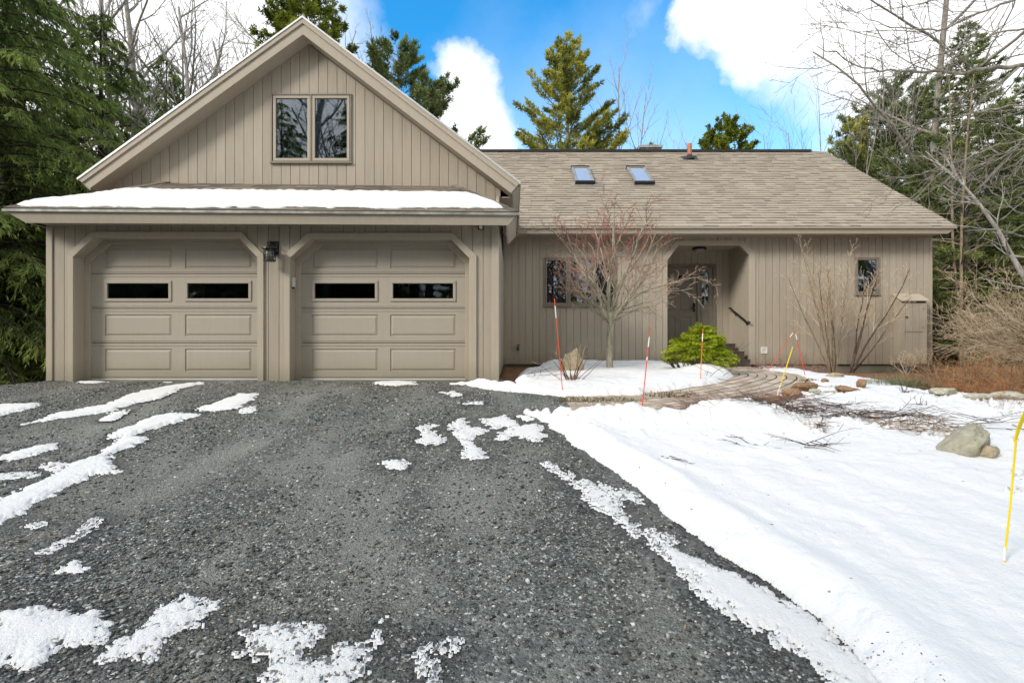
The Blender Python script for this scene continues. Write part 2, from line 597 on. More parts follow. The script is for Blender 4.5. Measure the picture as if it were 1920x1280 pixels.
# side and back walls, set in from the corner boards
gw.xf = lambda x, y, z: (XR - (y - GY), x, z)
siding(gw, GY + .03, MY + .1, GY, lambda x: .03, lambda x: 2.30 if x < UY + .1 else 3.0, knots=[UY + .1])
gw.xf = None
gw.box(XL, XL + .1, GY + .05, 13, -.6, 2.3)
gw.box(XL + .1, XR - .1, 12.9, 13, -.6, 3.0)
gw.build('garage_wall', M['siding'], house)
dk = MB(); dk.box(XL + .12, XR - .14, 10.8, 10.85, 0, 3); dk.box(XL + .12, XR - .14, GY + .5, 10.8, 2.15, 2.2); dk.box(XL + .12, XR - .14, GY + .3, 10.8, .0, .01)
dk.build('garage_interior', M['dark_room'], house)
cb = MB()
cb.box(XL, XL + .085, GY - .02, GY + .05, -.005, 2.25, .7); cb.build('corner_board', M['trim'], house, .004)
cb = MB(); cb.box(XR - .10, XR + .004, GY - .02, GY + .10, -.005, 2.25, .6); cb.build('corner_board', M['trim'], house, .004)
fo = MB(); fo.box(XL + .06, XR - .03, GY + .02, 13, -.7, -.006); fo.box(XR - .03, XR - .015, GY + .02, MY, -.5, .03)
fo.build('foundation', M['concrete'], house)

DY = GY + .20
for which, (inn, out) in enumerate(((in1, ou1), (in2, ou2))):
    t = MB(); frame(t, inn, out, GY - .028, GY + .03, .7); t.build('door_trim', M['trim'], house, .004)
    j = MB()
    inn2 = [(p[0] + (-.003 if i < 3 else .003), p[1] + (.003 if 0 < i < 5 else 0)) for i, p in enumerate(inn)]
    frame(j, inn2, [(p[0] + (-.05 if i < 3 else .05), p[1] + (.05 if 0 < i < 5 else 0)) for i, p in enumerate(inn)], GY + .03, DY + .06, .4)
    # stop moulding round the door
    w = .075
    st = [(p[0] + (w if i < 3 else -w), p[1] - (.055 if 0 < i < 5 else 0)) for i, p in enumerate(inn)]
    frame(j, st, inn2, DY - .035, DY + .03, .6)
    j.build('door_jamb', M['trim'], house, .003)
    a, b = st[0][0], st[-1][0]
    A, Bx = a - .02, b + .02
    seams = [2.06, Z(513, DY), Z(578, DY), Z(642.5, DY), .012]
    if which == 0: cols = ((X(196.6, DY), X(322, DY)), (X(346.8, DY), X(471.8, DY))); gl = ((X(203, DY), X(317.5, DY)), (X(353, DY), X(468, DY)))
    else: cols = ((X(585, DY), X(708.7, DY)), (X(731.5, DY), X(855, DY))); gl = ((X(589.5, DY), X(704.5, DY)), (X(736, DY), X(852, DY)))
    rows = [(Z(465, DY), Z(503, DY)), (Z(526, DY), Z(565, DY)), (Z(590, DY), Z(630, DY)), (Z(654, DY), Z(695.5, DY))]
    d = MB()
    wins = []
    for s in range(4):
        z1, z0 = seams[s] - .006, seams[s + 1] + .006
        pz1, pz0 = rows[s]
        xs = [A, cols[0][0], cols[0][1], cols[1][0], cols[1][1], Bx]
        for i in range(5):
            if i % 2 == 0: d.box(xs[i], xs[i + 1], DY, DY + .04, z0, z1)
            else:
                d.box(xs[i], xs[i + 1], DY, DY + .04, z0, pz0); d.box(xs[i], xs[i + 1], DY, DY + .04, pz1, z1)
                if s == 1: wins.append((xs[i], xs[i + 1], pz0, pz1)); continue
                # embossed panel: step in, bevel out to a raised field
                q = lambda e, y: [(xs[i] + e, y, pz0 + e), (xs[i + 1] - e, y, pz0 + e), (xs[i + 1] - e, y, pz1 - e), (xs[i] + e, y, pz1 - e)]
                rings = [q(0, DY), q(.004, DY + .013), q(.012, DY + .013), q(.040, DY + .001), q(.046, DY + .001)]
                for r0, r1 in zip(rings, rings[1:]):
                    d.add(r0 + r1, [(k, (k + 1) % 4, (k + 1) % 4 + 4, k + 4) for k in range(4)])
                d.add(rings[-1], [(0, 1, 2, 3)])
        # pressed ribs along the section edges
        for zz in (z1 - .030, z0 + .030):
            if (s == 0 and zz > 1.9): continue
            d.box(A, Bx, DY - .005, DY + .001, zz - .007, zz + .007)
        d.box(A, Bx, DY + .018, DY + .045, z0 - .012, z0)
    gd = d.build('garage_door', M['door_paint'], house)
    wb = MB(); wb.box(A, Bx, DY - .004, DY + .03, -.004, .012); wb.build('weather_strip', M['white'], gd)
    for i, (x0, x1, z0, z1) in enumerate(wins):
        f = MB(); rframe(f, x0, x1, z0, z1, .042, DY - .014, DY + .03)
        fo_ = f.build('window_frame', M['door_paint'], gd, .006)
        p = MB(); p.box(x0 + .03, x1 - .03, DY + .008, DY + .012, z0 + .03, z1 - .03)
        p.build('window_pane', M['glass_dark'], gd)
# concrete apron under the doors
ap = MB(); ap.box(XL + .05, XR - .02, GY - .03, GY + .6, -.3, -.012); ap.build('door_threshold', M['concrete'], house)

# ---------------- gable wall
apx, apz = X(579.6, UY), Z(84, UY)
ztop = lerpf([(XL - .3, apz - .719 * (apx - XL + .3)), (apx, apz), (XR + .3, apz - .76 * (XR + .3 - apx))])
g = MB()
gwx0, gwx1, gwz0, gwz1 = X(508.5, UY), X(659.7, UY), Z(305, UY), Z(176.7, UY)
siding(g, XL, XR, UY, lambda x: 2.3, ztop, [(gwx0 + .01, gwx1 - .01, lambda x: gwz0 + .01, lambda x: gwz1 - .01)], [apx], ph=.03)
g.build('gable_wall', M['siding'], house)
sb = MB(); sb.xf = lambda x, y, z: (XR - (y - GY), x, z)
sb.box(UY + .06, MY + 1.5, GY, GY + .06, 2.3, 3.2); sb.xf = None
sb.build('upper_side_wall', M['siding'], house)
k = MB(); k.box(XR - .06, XR - .002, GY + .06, UY + .059, 2.301, 2.49); k.build('upper_side_wall', M['siding'], house)
sb = MB(); sb.box(XL, XL + .06, UY + .06, 13, 2.3, 3.2); sb.build('upper_side_wall', M['siding'], house)

# ---------------- windows
def casement(x0, x1, z0, z1, y, n, name, edges=None, fw=.03, sw=.045, extras=True):
    """double or triple casement: outer frame, sashes and panes, set in a dark box"""
    o = MB(); rframe(o, x0, x1, z0, z1, fw, y - .022, y + .06, .4)
    sill = MB(); sill.box(x0 - .01, x1 + .01, y - .04, y + .02, z0 - .018, z0 - .001)
    win = o.build(name, M['dark_trim'], house, .003)
    sill.build('window_sill', M['dark_trim'], win)
    ed = edges or [x0 + fw + (x1 - x0 - 2 * fw) * i / n for i in range(n + 1)]
    m = MB()
    for i in range(1, n):
        m = MB(); m.box(ed[i] - .012, ed[i] + .012, y - .02, y + .05, z0 + fw, z1 - fw, .3); m.build('mullion', M['dark_trim'], win, .002)
    for i in range(n):
        a = ed[i] + (.012 if i else 0); b = ed[i + 1] - (.012 if i < n - 1 else 0)
        s = MB(); rframe(s, a + .004, b - .004, z0 + fw + .004, z1 - fw - .004, sw, y - .012, y + .04)
        so = s.build('sash', M['trim'] if name == 'gable_window' else M['dark_trim'], win, .004)
        p = MB(); p.box(a + sw, b - sw, y + .010, y + .015, z0 + fw + sw, z1 - fw - sw)
        p.build('pane', M['glass'], win)
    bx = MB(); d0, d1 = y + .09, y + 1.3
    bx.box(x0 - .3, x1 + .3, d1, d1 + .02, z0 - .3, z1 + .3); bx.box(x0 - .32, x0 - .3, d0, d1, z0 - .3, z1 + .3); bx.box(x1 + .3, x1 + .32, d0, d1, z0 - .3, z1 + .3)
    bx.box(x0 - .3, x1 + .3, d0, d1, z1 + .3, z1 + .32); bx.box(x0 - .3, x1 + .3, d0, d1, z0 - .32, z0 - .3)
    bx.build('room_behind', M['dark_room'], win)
    return win


w1 = casement(gwx0, gwx1, gwz0, gwz1, UY, 2, 'gable_window', [gwx0 + .03, X(583.7, UY), gwx1 - .03], .022, .045)
k = MB(); k.box(gwx0 + .1, gwx1 - .1, UY + .05, UY + .07, Z(229, UY), Z(226, UY)); k.build('blind_rail', M['white'], w1)
k = MB(); k.box(gwx0 + .08, gwx0 + .11, UY + .05, UY + .06, gwz0 + .05, gwz1 - .05); k.build('curtain_edge', M['white'], w1)
k = MB(); k.tube([(X(560, UY), UY + .25, gwz0 - .02), (X(560, UY), UY + .25, gwz0 + .15), (X(560, UY), UY + .25, gwz0 + .17)], [.13, .07, .02], 14)
ls = k.build('lampshade', M['lamp_shade'], w1, smooth=True)
mx0, mx1, mz0, mz1 = X(1019.5, MY), X(1156, MY), Z(573.5, MY), Z(482.5, MY)
w2 = casement(mx0, mx1, mz0, mz1, MY, 3, 'triple_window', [mx0 + .03, X(1065.5, MY), X(1112.5, MY), mx1 - .03], .025, .035)
k = MB(); k.box(X(1066, MY), X(1115, MY), MY + .12, MY + .17, Z(508, MY), Z(494, MY)); k.build('wooden_valance', M['wood_orange'], w2)
sx0, sx1, sz0, sz1 = X(1603, MY), X(1649, MY), Z(552, MY), Z(482, MY)
w3 = casement(sx0, sx1, sz0, sz1, MY, 1, 'small_window', None, .03, .03)

# ---------------- gable roof with rake boards
Ax, Az = X(568, RY), Z(33, RY)
Lx, Lz = X(148, RY), Z(336, RY)
Rx, Rz = X(975, RY), Z(343, RY)
vt = 32.0 * RY / F
rk = MB()
# lower wide fascia, upper narrower crown
for sgn, (tx, tz), ex in ((-1, (Lx, Lz), (X(168, RY), Z(353.5, RY))), (1, (Rx, Rz), (X(958, RY), Z(362, RY)))):
    k = (Az - tz) / (Ax - tx)
    cr = .10
    mid = (tx + (ex[0] - tx) * .4, tz + (ex[1] - tz) * .4)
    zb_apex = Az - vt
    rk.prism([(Ax, Az - cr), (Ax, zb_apex), ex, mid], RY, RY + .03, .6)
    rk.prism([(Ax, Az - .02), (Ax, Az - cr), mid, (tx, tz - .005)], RY - .022, RY + .03, .75)
rk.build('rake_board', M['trim'], house, .003)
ed = MB()
ed.prism([(Ax, Az + .012), (Ax, Az - .02), (Lx, Lz - .02), (Lx - .01, Lz + .008)], RY - .034, RY - .02)
ed.prism([(Ax, Az + .012), (Rx + .01, Rz + .008), (Rx, Rz - .02), (Ax, Az - .02)], RY - .034, RY - .02)
ed.build('drip_edge', M['metal_edge'], house)
rf = MB()
BK = 15.2
rf.hexa([(Lx, RY, Lz - .03), (Ax, RY, Az - .03), (Ax, RY, Az + .005), (Lx, RY, Lz + .005)], [(Lx, BK, Lz - .03), (Ax, BK, Az - .03), (Ax, BK, Az + .005), (Lx, BK, Lz + .005)], .5)
rf.hexa([(Ax, RY, Az - .03), (Rx, RY, Rz - .03), (Rx, RY, Rz + .005), (Ax, RY, Az + .005)], [(Ax, BK, Az - .03), (Rx, BK, Rz - .03), (Rx, BK, Rz + .005), (Ax, BK, Az + .005)], .5)
# shingle courses on both slopes
for (tx, tz) in ((Lx, Lz), (Rx, Rz)):
    L = math.hypot(Ax - tx, Az - tz); n = int(L / .143)
    for i in range(n):
        s0 = i / n; s1 = min(1, (i + 1.25) / n)
        y = RY - .03 + rnd.random() * .1 - .1
        while y < BK:
            y2 = y + rnd.uniform(.18, .4)
            ya = max(y, RY - .03); tt = rnd.random()
            p0 = (tx + (Ax - tx) * s0, tz + (Az - tz) * s0 + .014 + .006 * (tt > .5)); p1 = (tx + (Ax - tx) * s1, tz + (Az - tz) * s1 + .006)
            rf.hexa([(p0[0], ya, p0[1] - .012), (p0[0], y2 - .004, p0[1] - .012), (p0[0], y2 - .004, p0[1]), (p0[0], ya, p0[1])],
                    [(p1[0], ya, p1[1] - .006), (p1[0], y2 - .004, p1[1] - .006), (p1[0], y2 - .004, p1[1]), (p1[0], ya, p1[1])], tt)
            y = y2
rf.build('gable_roof', M['shingle'], house)
sf = MB()
zs = Az - vt
sf.hexa([(X(168, RY) - .0, RY + .03, Z(353.5, RY)), (Ax, RY + .03, zs), (Ax, RY + .03, zs + .03), (X(168, RY), RY + .03, Z(353.5, RY) + .03)],
        [(X(168, RY), UY + .02, Z(353.5, RY)), (Ax, UY + .02, zs), (Ax, UY + .02, zs + .03), (X(168, RY), UY + .02, Z(353.5, RY) + .03)], .4)
sf.hexa([(Ax, RY + .03, zs), (X(958, RY), RY + .03, Z(362, RY)), (X(958, RY), RY + .03, Z(362, RY) + .03), (Ax, RY + .03, zs + .03)],
        [(Ax, UY + .02, zs), (X(958, RY), UY + .02, Z(362, RY)), (X(958, RY), UY + .02, Z(362, RY) + .03), (Ax, UY + .02, zs + .03)], .4)
# side eaves
bz = Z(362, RY)
sf.box(XR + .002, X(958, RY), UY + .02, MY + .6, bz, bz + .02, .3)
sf.box(X(168, RY), XL - .002, UY + .02, 13, bz + .06, bz + .08, .3)
sf.build('soffit', M['trim'], house)
ef = MB()
ef.hexa([(X(958, RY), RY + .031, bz), (X(958, RY) + .03, RY + .031, bz), (Rx - .002, RY + .031, Rz - .03), (Rx - .06, RY + .031, Rz - .03)],
        [(X(958, RY), MY + .5, bz), (X(958, RY) + .03, MY + .5, bz), (Rx - .002, MY + .5, Rz - .03), (Rx - .06, MY + .5, Rz - .03)], .5)
ef.build('eave_fascia', M['trim'], house); ef = MB()
ef.hexa([(X(168, RY) - .03, RY + .031, bz + .06), (X(168, RY), RY + .031, bz + .06), (Lx + .06, RY + .031, Lz - .03), (Lx + .002, RY + .031, Lz - .03)],
        [(X(168, RY) - .03, 13, bz + .06), (X(168, RY), 13, bz + .06), (Lx + .06, 13, Lz - .03), (Lx + .002, 13, Lz - .03)], .5)
ef.build('eave_fascia', M['trim'], house)
ee = MB(); ee.box(Rx - .01, Rx + .012, RY - .03, MY + .5, Rz - .03, Rz - .004); ee.build('drip_edge', M['metal_edge'], house)

# ---------------- skirt roof over the garage doors
PL = Vector((X(6, EY), EY, Z(391, EY))); PR = Vector((X(972.5, EY), EY, Z(398.5, EY)))
TL = Vector((X(308, UY), UY, Z(343.5, UY))); TR = Vector((X(857, UY), UY, Z(350, UY)))
nr = (PR - PL).cross(TL - PL).normalized()
sk = MB()
dn = nr * .03


def slab(mb, pts, n, t=.03, tone=.5):
    a = [Vector(p) for p in pts]; b = [p - n * t for p in a]; m = len(a)
    mb.add(a + b, [tuple(range(m)), tuple(range(2 * m - 1, m - 1, -1))] + [(i, (i + 1) % m, (i + 1) % m + m, i + m) for i in range(m)], tone)


slab(sk, [PL, PR, TR, TL], nr)
ys = UY
sR = (TR.z - PR.z) / (TR.x - PR.x); sL = (TL.z - PL.z) / (TL.x - PL.x)
slab(sk, [PR, (PR.x, ys, PR.z), (XR + .01, ys, PR.z + sR * (XR + .01 - PR.x)), (TR.x, ys, TR.z)], Vector((-sR, 0, 1)).normalized())
slab(sk, [PL, (TL.x, ys, TL.z), (XL - .01, ys, PL.z + sL * (XL - .01 - PL.x)), (PL.x, ys, PL.z)], Vector((-sL, 0, 1)).normalized())
# shingles on the front slope
n = 12
for i in range(n):
    a0 = i / n; a1 = min(1, (i + 1.25) / n)
    l0 = PL.lerp(TL, a0); r0 = PR.lerp(TR, a0); l1 = PL.lerp(TL, a1); r1 = PR.lerp(TR, a1)
    x = l0.x - rnd.random() * .2
    while x < r0.x:
        x2 = x + rnd.uniform(.14, .34); xa = max(x, l0.x); xb = min(x2 - .004, r0.x)
        if xb - xa > .01:
            def pt(l, r, x, h):
                t = (min(max(x, l.x), r.x) - l.x) / (r.x - l.x); return l.lerp(r, t) + nr * h
            tt = rnd.random(); up = .012 + .005 * (tt > .5)
            q = [pt(l0, r0, xa, up), pt(l0, r0, xb, up), pt(l1, r1, xb, .006), pt(l1, r1, xa, .006)]
            sk.add(q + [p - nr * .012 for p in q], [(0, 1, 2, 3), (0, 4, 5, 1), (1, 5, 6, 2), (3, 2, 6, 7), (0, 3, 7, 4)], tt)
        x = x2
# hip caps
for a, b in ((PL, TL), (PR, TR)):
    for i in range(8):
        p = a.lerp(b, i / 8); q = a.lerp(b, (i + 1.15) / 8); w = Vector((.09, 0, -.03)) if a is PR else Vector((-.09, 0, -.03)); w2 = Vector((-.10, .0, .0)) if a is PR else Vector((.10, 0, .0))
        e = nr * (.026 + .004 * (i % 2)); tt = rnd.random()
        sk.add([p + e, q + e, q + w + e * .4, p + w + e * .4, q + w2 + e * .7, p + w2 + e * .7], [(0, 1, 2, 3), (1, 0, 5, 4)], tt)
sk.build('skirt_roof', M['shingle_dark'], house)
fz0l, fz0r = Z(416.7, EY), Z(421, EY)
fa = MB()
yo = .035
fa.hexa([(PL.x + .02, EY, PL.z - .03), (X(44, EY), EY + yo, fz0l), (X(953, EY), EY + yo, fz0r), (PR.x - .02, EY, PR.z - .03)],
        [(PL.x + .02, EY + .06, PL.z - .03), (X(44, EY), EY + .06, fz0l), (X(953, EY), EY + .06, fz0r), (PR.x - .02, EY + .06, PR.z - .03)], .45)
fa.hexa([(X(953, EY), EY + yo + .001, fz0r), (X(953, EY), 8.32, fz0r), (PR.x - .02, 8.32, PR.z - .03), (PR.x - .02, EY + .001, PR.z - .03)],
        [(X(953, EY) - .03, EY + yo + .001, fz0r), (X(953, EY) - .03, 8.32, fz0r), (PR.x - .06, 8.32, PR.z - .03), (PR.x - .06, EY + .001, PR.z - .03)], .6)
fa.hexa([(X(44, EY), EY + yo + .001, fz0l), (X(44, EY), 8.32, fz0l), (PL.x + .02, 8.32, PL.z - .03), (PL.x + .02, EY + .001, PL.z - .03)],
        [(X(44, EY) + .03, EY + yo + .001, fz0l), (X(44, EY) + .03, 8.32, fz0l), (PL.x + .06, 8.32, PL.z - .03), (PL.x + .06, EY + .001, PL.z - .03)], .6)
fa.box(X(44, EY) + .03, X(953, EY) - .03, EY + .061, GY + .01, fz0l + .03, fz0l + .05, .3)
fa.build('skirt_fascia', M['trim'], house)
gu = MB()
for i in range(6):
    a = PL.lerp(PR, i / 6); b = PL.lerp(PR, (i + 1) / 6)
    gu.hexa([(a.x, EY - .022, a.z - .040), (b.x, EY - .022, b.z - .040), (b.x, EY - .022, b.z - .006), (a.x, EY - .022, a.z - .006)],
            [(a.x, EY + .0, a.z - .040), (b.x, EY + .0, b.z - .040), (b.x, EY + .0, b.z - .006), (a.x, EY + .0, a.z - .006)])
gu.box(PR.x - .012, PR.x + .012, EY - .02, 8.32, PR.z - .04, PR.z - .006)
gu.build('drip_edge', M['gutter'], house)
# snow lying on the skirt roof
def snow_on_skirt():
    pts = [(24, 389), (60, 377), (100, 371.5), (141, 367.5), (201, 358.5), (238, 353), (262, 352.5), (300, 354), (420, 355.5), (600, 357), (700, 358), (873, 360), (893, 366), (912, 373), (930, 382), (946, 390)]
    k = nr.dot(PL)

    def proj(px, py):
        d = Vector(((px - 960) / F, 1, (640 - py) / F)); o = Vector((0, 0, CZ))
        t = (k - nr.dot(o)) / nr.dot(d); return o + d * t
    cols = []
    N = 260; prev = None
    V = []; Fc = []; T = []
    xs = np.linspace(24, 946, N); M_ = 14
    tops = np.interp(xs, [p[0] for p in pts], [p[1] for p in pts])
    for i, x in enumerate(xs):
        base = 389.3 + 1.6 * (vnoise(x * .05, 0, 3) - .5) * 2 + (x - 24) / 922 * 2.2 + 1.4 * (vnoise(x * .12, 1, 4) - .4) + .6 * (vnoise(x * .5, 3, 6) - .5)
        ty = tops[i] + 2.2 * (vnoise(x * .12, 7, 4) - .3)
        for j in range(M_):
            f = j / (M_ - 1)
            p = proj(x, base + (min(ty, base - .5) - base) * f)
            edge = min(f, 1 - f, (i / N) * 6, (1 - i / (N - 1)) * 6)
            h = .040 * (1 - (1 - min(1, edge * 3.0)) ** 2) + .010
            h *= .9 + .3 * float(fbm(p.x * 1.3, p.y * 2, 5))
            V.append(p + nr * h)
    for i in range(N - 1):
        for j in range(M_ - 1):
            a = i * M_ + j; Fc.append((a, a + M_, a + M_ + 1, a + 1))
    # skirt down to the shingles
    n0 = len(V)
    ring = [i * M_ for i in range(N)] + [(N - 1) * M_ + j for j in range(1, M_)] + [i * M_ + M_ - 1 for i in range(N - 2, -1, -1)] + [j for j in range(M_ - 2, 0, -1)]
    for q in ring: V.append(V[q] - nr * .085)
    m = len(ring)
    for q in range(m): Fc.append((ring[q], n0 + q, n0 + (q + 1) % m, ring[(q + 1) % m]))
    o = npmesh('roof_snow', [tuple(v) for v in V], Fc, M['roof_snow'], None, np.zeros(len(V)), True)
    tag(o, 'smooth white snow lying on the skirt roof above the garage doors', 'snow', kind='stuff')


snow_on_skirt()

# ---------------- main house wall
mzb = lambda x: Z(682.5, MY)
EZ = Z(437.5, MEY)
pin = octo(1251, 1404, 460, (488, 1272), (1387, 478), MY); pou = octo(1243, 1416, 451, (483, 1268), (1392, 474), MY)
mw = MB()
XE = X(1748, MY)
siding(mw, XR, XE - .06, MY, mzb, lambda x: EZ + .12,
       [(mx0 + .01, mx1 - .01, lambda x: mz0 + .01, lambda x: mz1 - .01), (sx0 + .01, sx1 - .01, lambda x: sz0 + .01, lambda x: sz1 - .01),
        (pin[0][0] - .005, pin[-1][0] + .005, lambda x: -1, (lambda f: (lambda x: f(x) + .005))(topf(pin)))], [pin[2][0], pin[3][0]], ph=-.155)
mw.box(XE - .06, XE, MY - .004, MY + .1, mzb(0), EZ + .12, .6)
mw.box(XE - .05, XE - .0, MY + .1, 20.2, mzb(0), EZ + .12)
mw.add([(XE - .02, MY, EZ + .1), (XE - .02, 15.59, 6.2), (XE - .02, 20.2, EZ + .1)], [(0, 1, 2)])
mw.box(XR - 1, XE - .05, 20.1, 20.2, mzb(0), EZ + .1)
mw.build('house_wall', M['siding'], house)
mf = MB(); mf.box(XR, pin[0][0] - .1, MY + .05, MY + .2, -.6, mzb(0) + .02); mf.box(pin[-1][0] + .1, XE - .05, MY + .05, MY + .2, -.6, mzb(0) + .02)
mf.box(XE - .2, XE - .06, MY + .2, 20, -.6, mzb(0) + .02)
mf.build('foundation', M['concrete'], house)
pt_ = MB()
PTZ = Z(683, MY)
pin_ = [(p[0], max(p[1], PTZ)) for p in pin]; pou_ = [(p[0], max(p[1], PTZ)) for p in pou]
frame(pt_, pin_, pou_, MY - .018, MY + .03, .65); pt_.build('porch_trim', M['trim'], house, .003)

# porch recess
pl, pr_ = pin[0][0], pin[-1][0]
pw = MB()
pw.xf = lambda x, y, z: (pr_ + (y - MY), x, z)
siding(pw, MY + .03, PYB + .02, MY, lambda x: -.05, lambda x: Z(455, MY), ph=MY + .05)
pw.xf = None
# back wall with the door unit
dx0, dx1, dz1 = X(1229, PYB), X(1341, PYB), Z(496, PYB)
siding(pw, pl - .02, pr_ + .02, PYB, lambda x: .3, lambda x: Z(455, MY), [(dx0, dx1, lambda x: .2, lambda x: dz1)], ph=.08)
pw.box(pl - .06, pl - .004, MY + .03, PYB, -.05, Z(455, MY))
pw.build('porch_wall', M['siding'], house)
pc = MB(); pc.box(pl - .05, pr_ + .06, MY + .03, PYB + .05, Z(455, MY), Z(455, MY) + .03); pc.build('porch_ceiling', M['trim'], house)
# door unit
fr = MB()
dzb = .46
fr.box(dx0, dx1, PYB - .03, PYB + .06, dz1 - .055, dz1); fr.box(dx1 - .055, dx1, PYB - .03, PYB + .06, dzb, dz1 - .055)
fr.box(X(1307, PYB), X(1312, PYB), PYB - .025, PYB + .06, dzb, dz1 - .055); fr.box(dx0, dx0 + .055, PYB - .03, PYB + .06, dzb, dz1 - .055)
fr.build('door_frame', M['front_door'], house, .003)
fd = MB(); a, b = dx0 + .06, X(1306.5, PYB)
zt = dz1 - .06; wd = (b - a)
xs_ = [a, a + .13, a + wd / 2 - .05, a + wd / 2 + .05, b - .13, b]
zs_ = [dzb, dzb + .16, dzb + .68, dzb + .84, dzb + 1.42, dzb + 1.52, zt - .10, zt]
for i in range(5):
    for j in range(7):
        if i % 2 == 1 and j % 2 == 1:
            q = lambda e, y: [(xs_[i] + e, y, zs_[j] + e), (xs_[i + 1] - e, y, zs_[j] + e), (xs_[i + 1] - e, y, zs_[j + 1] - e), (xs_[i] + e, y, zs_[j + 1] - e)]
            rr = [q(0, PYB + .01), q(.006, PYB + .022), q(.014, PYB + .022), q(.04, PYB + .012)]
            for r0, r1 in zip(rr, rr[1:]): fd.add(r0 + r1, [(k, (k + 1) % 4, (k + 1) % 4 + 4, k + 4) for k in range(4)])
            fd.add(rr[-1], [(0, 1, 2, 3)])
        else: fd.box(xs_[i], xs_[i + 1], PYB + .01, PYB + .05, zs_[j], zs_[j + 1])
door = fd.build('front_door', M['front_door'], house)
hd = MB(); hx = b - .07
hd.tube([(hx, PYB + .01, Z(573, PYB)), (hx, PYB - .03, Z(573, PYB))], .028, 10); hd.tube([(hx, PYB - .03, Z(577, PYB)), (hx - .09, PYB - .035, Z(577, PYB))], .011, 8)
hd.tube([(hx, PYB + .01, Z(582, PYB)), (hx, PYB - .03, Z(582, PYB))], .026, 10)
hd.tube([(hx, PYB + .0, Z(568, PYB)), (hx, PYB + .0, Z(583, PYB))], .018, 8)
hd.build('door_handle', M['brass'], door, smooth=True)
kx, kz = X(1275, PYB), Z(526, PYB)
kn_ = MB()
for i in range(14):
    t0, t1 = 2 * math.pi * i / 14, 2 * math.pi * (i + 1) / 14
    kn_.tube([(kx + .05 * math.cos(t0), PYB - .02, kz + .075 * math.sin(t0)), (kx + .05 * math.cos(t1), PYB - .02, kz + .075 * math.sin(t1))], .014, 6, False)
kn_.box(kx - .04, kx + .04, PYB - .008, PYB + .012, kz + .03, kz + .12); kn_.tube([(kx, PYB - .02, kz - .09), (kx, PYB - .02, kz - .05)], [.03, .02], 8)
kn_.build('door_knocker', M['black'], door, smooth=True)
sl = MB(); a, b = X(1312, PYB), dx1 - .055
ga, gb, g0, g1 = X(1315.8, PYB), X(1328.5, PYB), Z(571, PYB), Z(511, PYB)
sl.box(a, ga, PYB + .008, PYB + .04, dzb, zt); sl.box(gb, b, PYB + .008, PYB + .04, dzb, zt); sl.box(ga, gb, PYB + .008, PYB + .04, g1, zt); sl.box(ga, gb, PYB + .008, PYB + .04, dzb, g0)
rframe(sl, ga - .012, gb + .012, g0 - .012, g1 + .012, .014, PYB - .001, PYB + .02)
rframe(sl, ga + .0, gb + .0, dzb + .12, g0 - .15, .014, PYB + .0, PYB + .012)
side = sl.build('sidelight', M['front_door'], house, .002)
k = MB(); k.box(ga, gb, PYB + .02, PYB + .024, g0, g1); k.build('pane', M['glass'], side)
k = MB()
for i in (1, 2): k.box(ga, gb, PYB + .012, PYB + .019, g0 + (g1 - g0) * i / 3 - .008, g0 + (g1 - g0) * i / 3 + .008)
k.box((ga + gb) / 2 - .006, (ga + gb) / 2 + .006, PYB + .012, PYB + .018, g0, g1)
k.build('muntin', M['white'], side)
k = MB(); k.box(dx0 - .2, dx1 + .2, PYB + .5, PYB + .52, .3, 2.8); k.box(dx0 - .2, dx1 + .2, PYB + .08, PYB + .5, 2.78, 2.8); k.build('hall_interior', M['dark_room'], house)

# steps
stp = MB(); sx_ = 5.15
lev = [(11.06, 0.0 - .1, .165), (11.34, .165, .335), (11.80, .335, .505)]
tr = MB()
for i, (yf, z0, z1) in enumerate(lev):
    x0 = pl + .002; w = .30; x = sx_
    while x > x0 + .01:
        xa = max(x0, x - w); stp.box(xa + .004, x - .004, yf, yf + .02, z0, z1 - .026); x -= w
    tr.box(x0, sx_ + .002, yf + .006, PYB - .04 if i == 2 else yf + .6, z0 - .02, z1 - .018, .5)
    x = sx_
    while x > x0 + .01:
        xa = max(x0, x - w); stp.box(xa + .004, x - .004, yf - .012, (PYB - .04 if i == 2 else yf + .5), z1 - .018, z1); x -= w
steps = tr.build('porch_steps', M['grout'], house)
stp.build('step_tile', M['tile'], steps, .002)

# ---------------- main roof
SL = .717
zE = Z(425, MEY)
rz = lambda y: zE + SL * (y - MEY)
yR = 15.59
RX0, RX1 = -6.5, X(1793, MEY)
nm = Vector((0, -SL, 1)).normalized(); vs = Vector((0, 1, SL)).normalized()
Ls = math.hypot(yR - MEY, rz(yR) - zE)


def onroof(u, v, w): return tuple(Vector((u, MEY, zE)) + vs * v + nm * w)


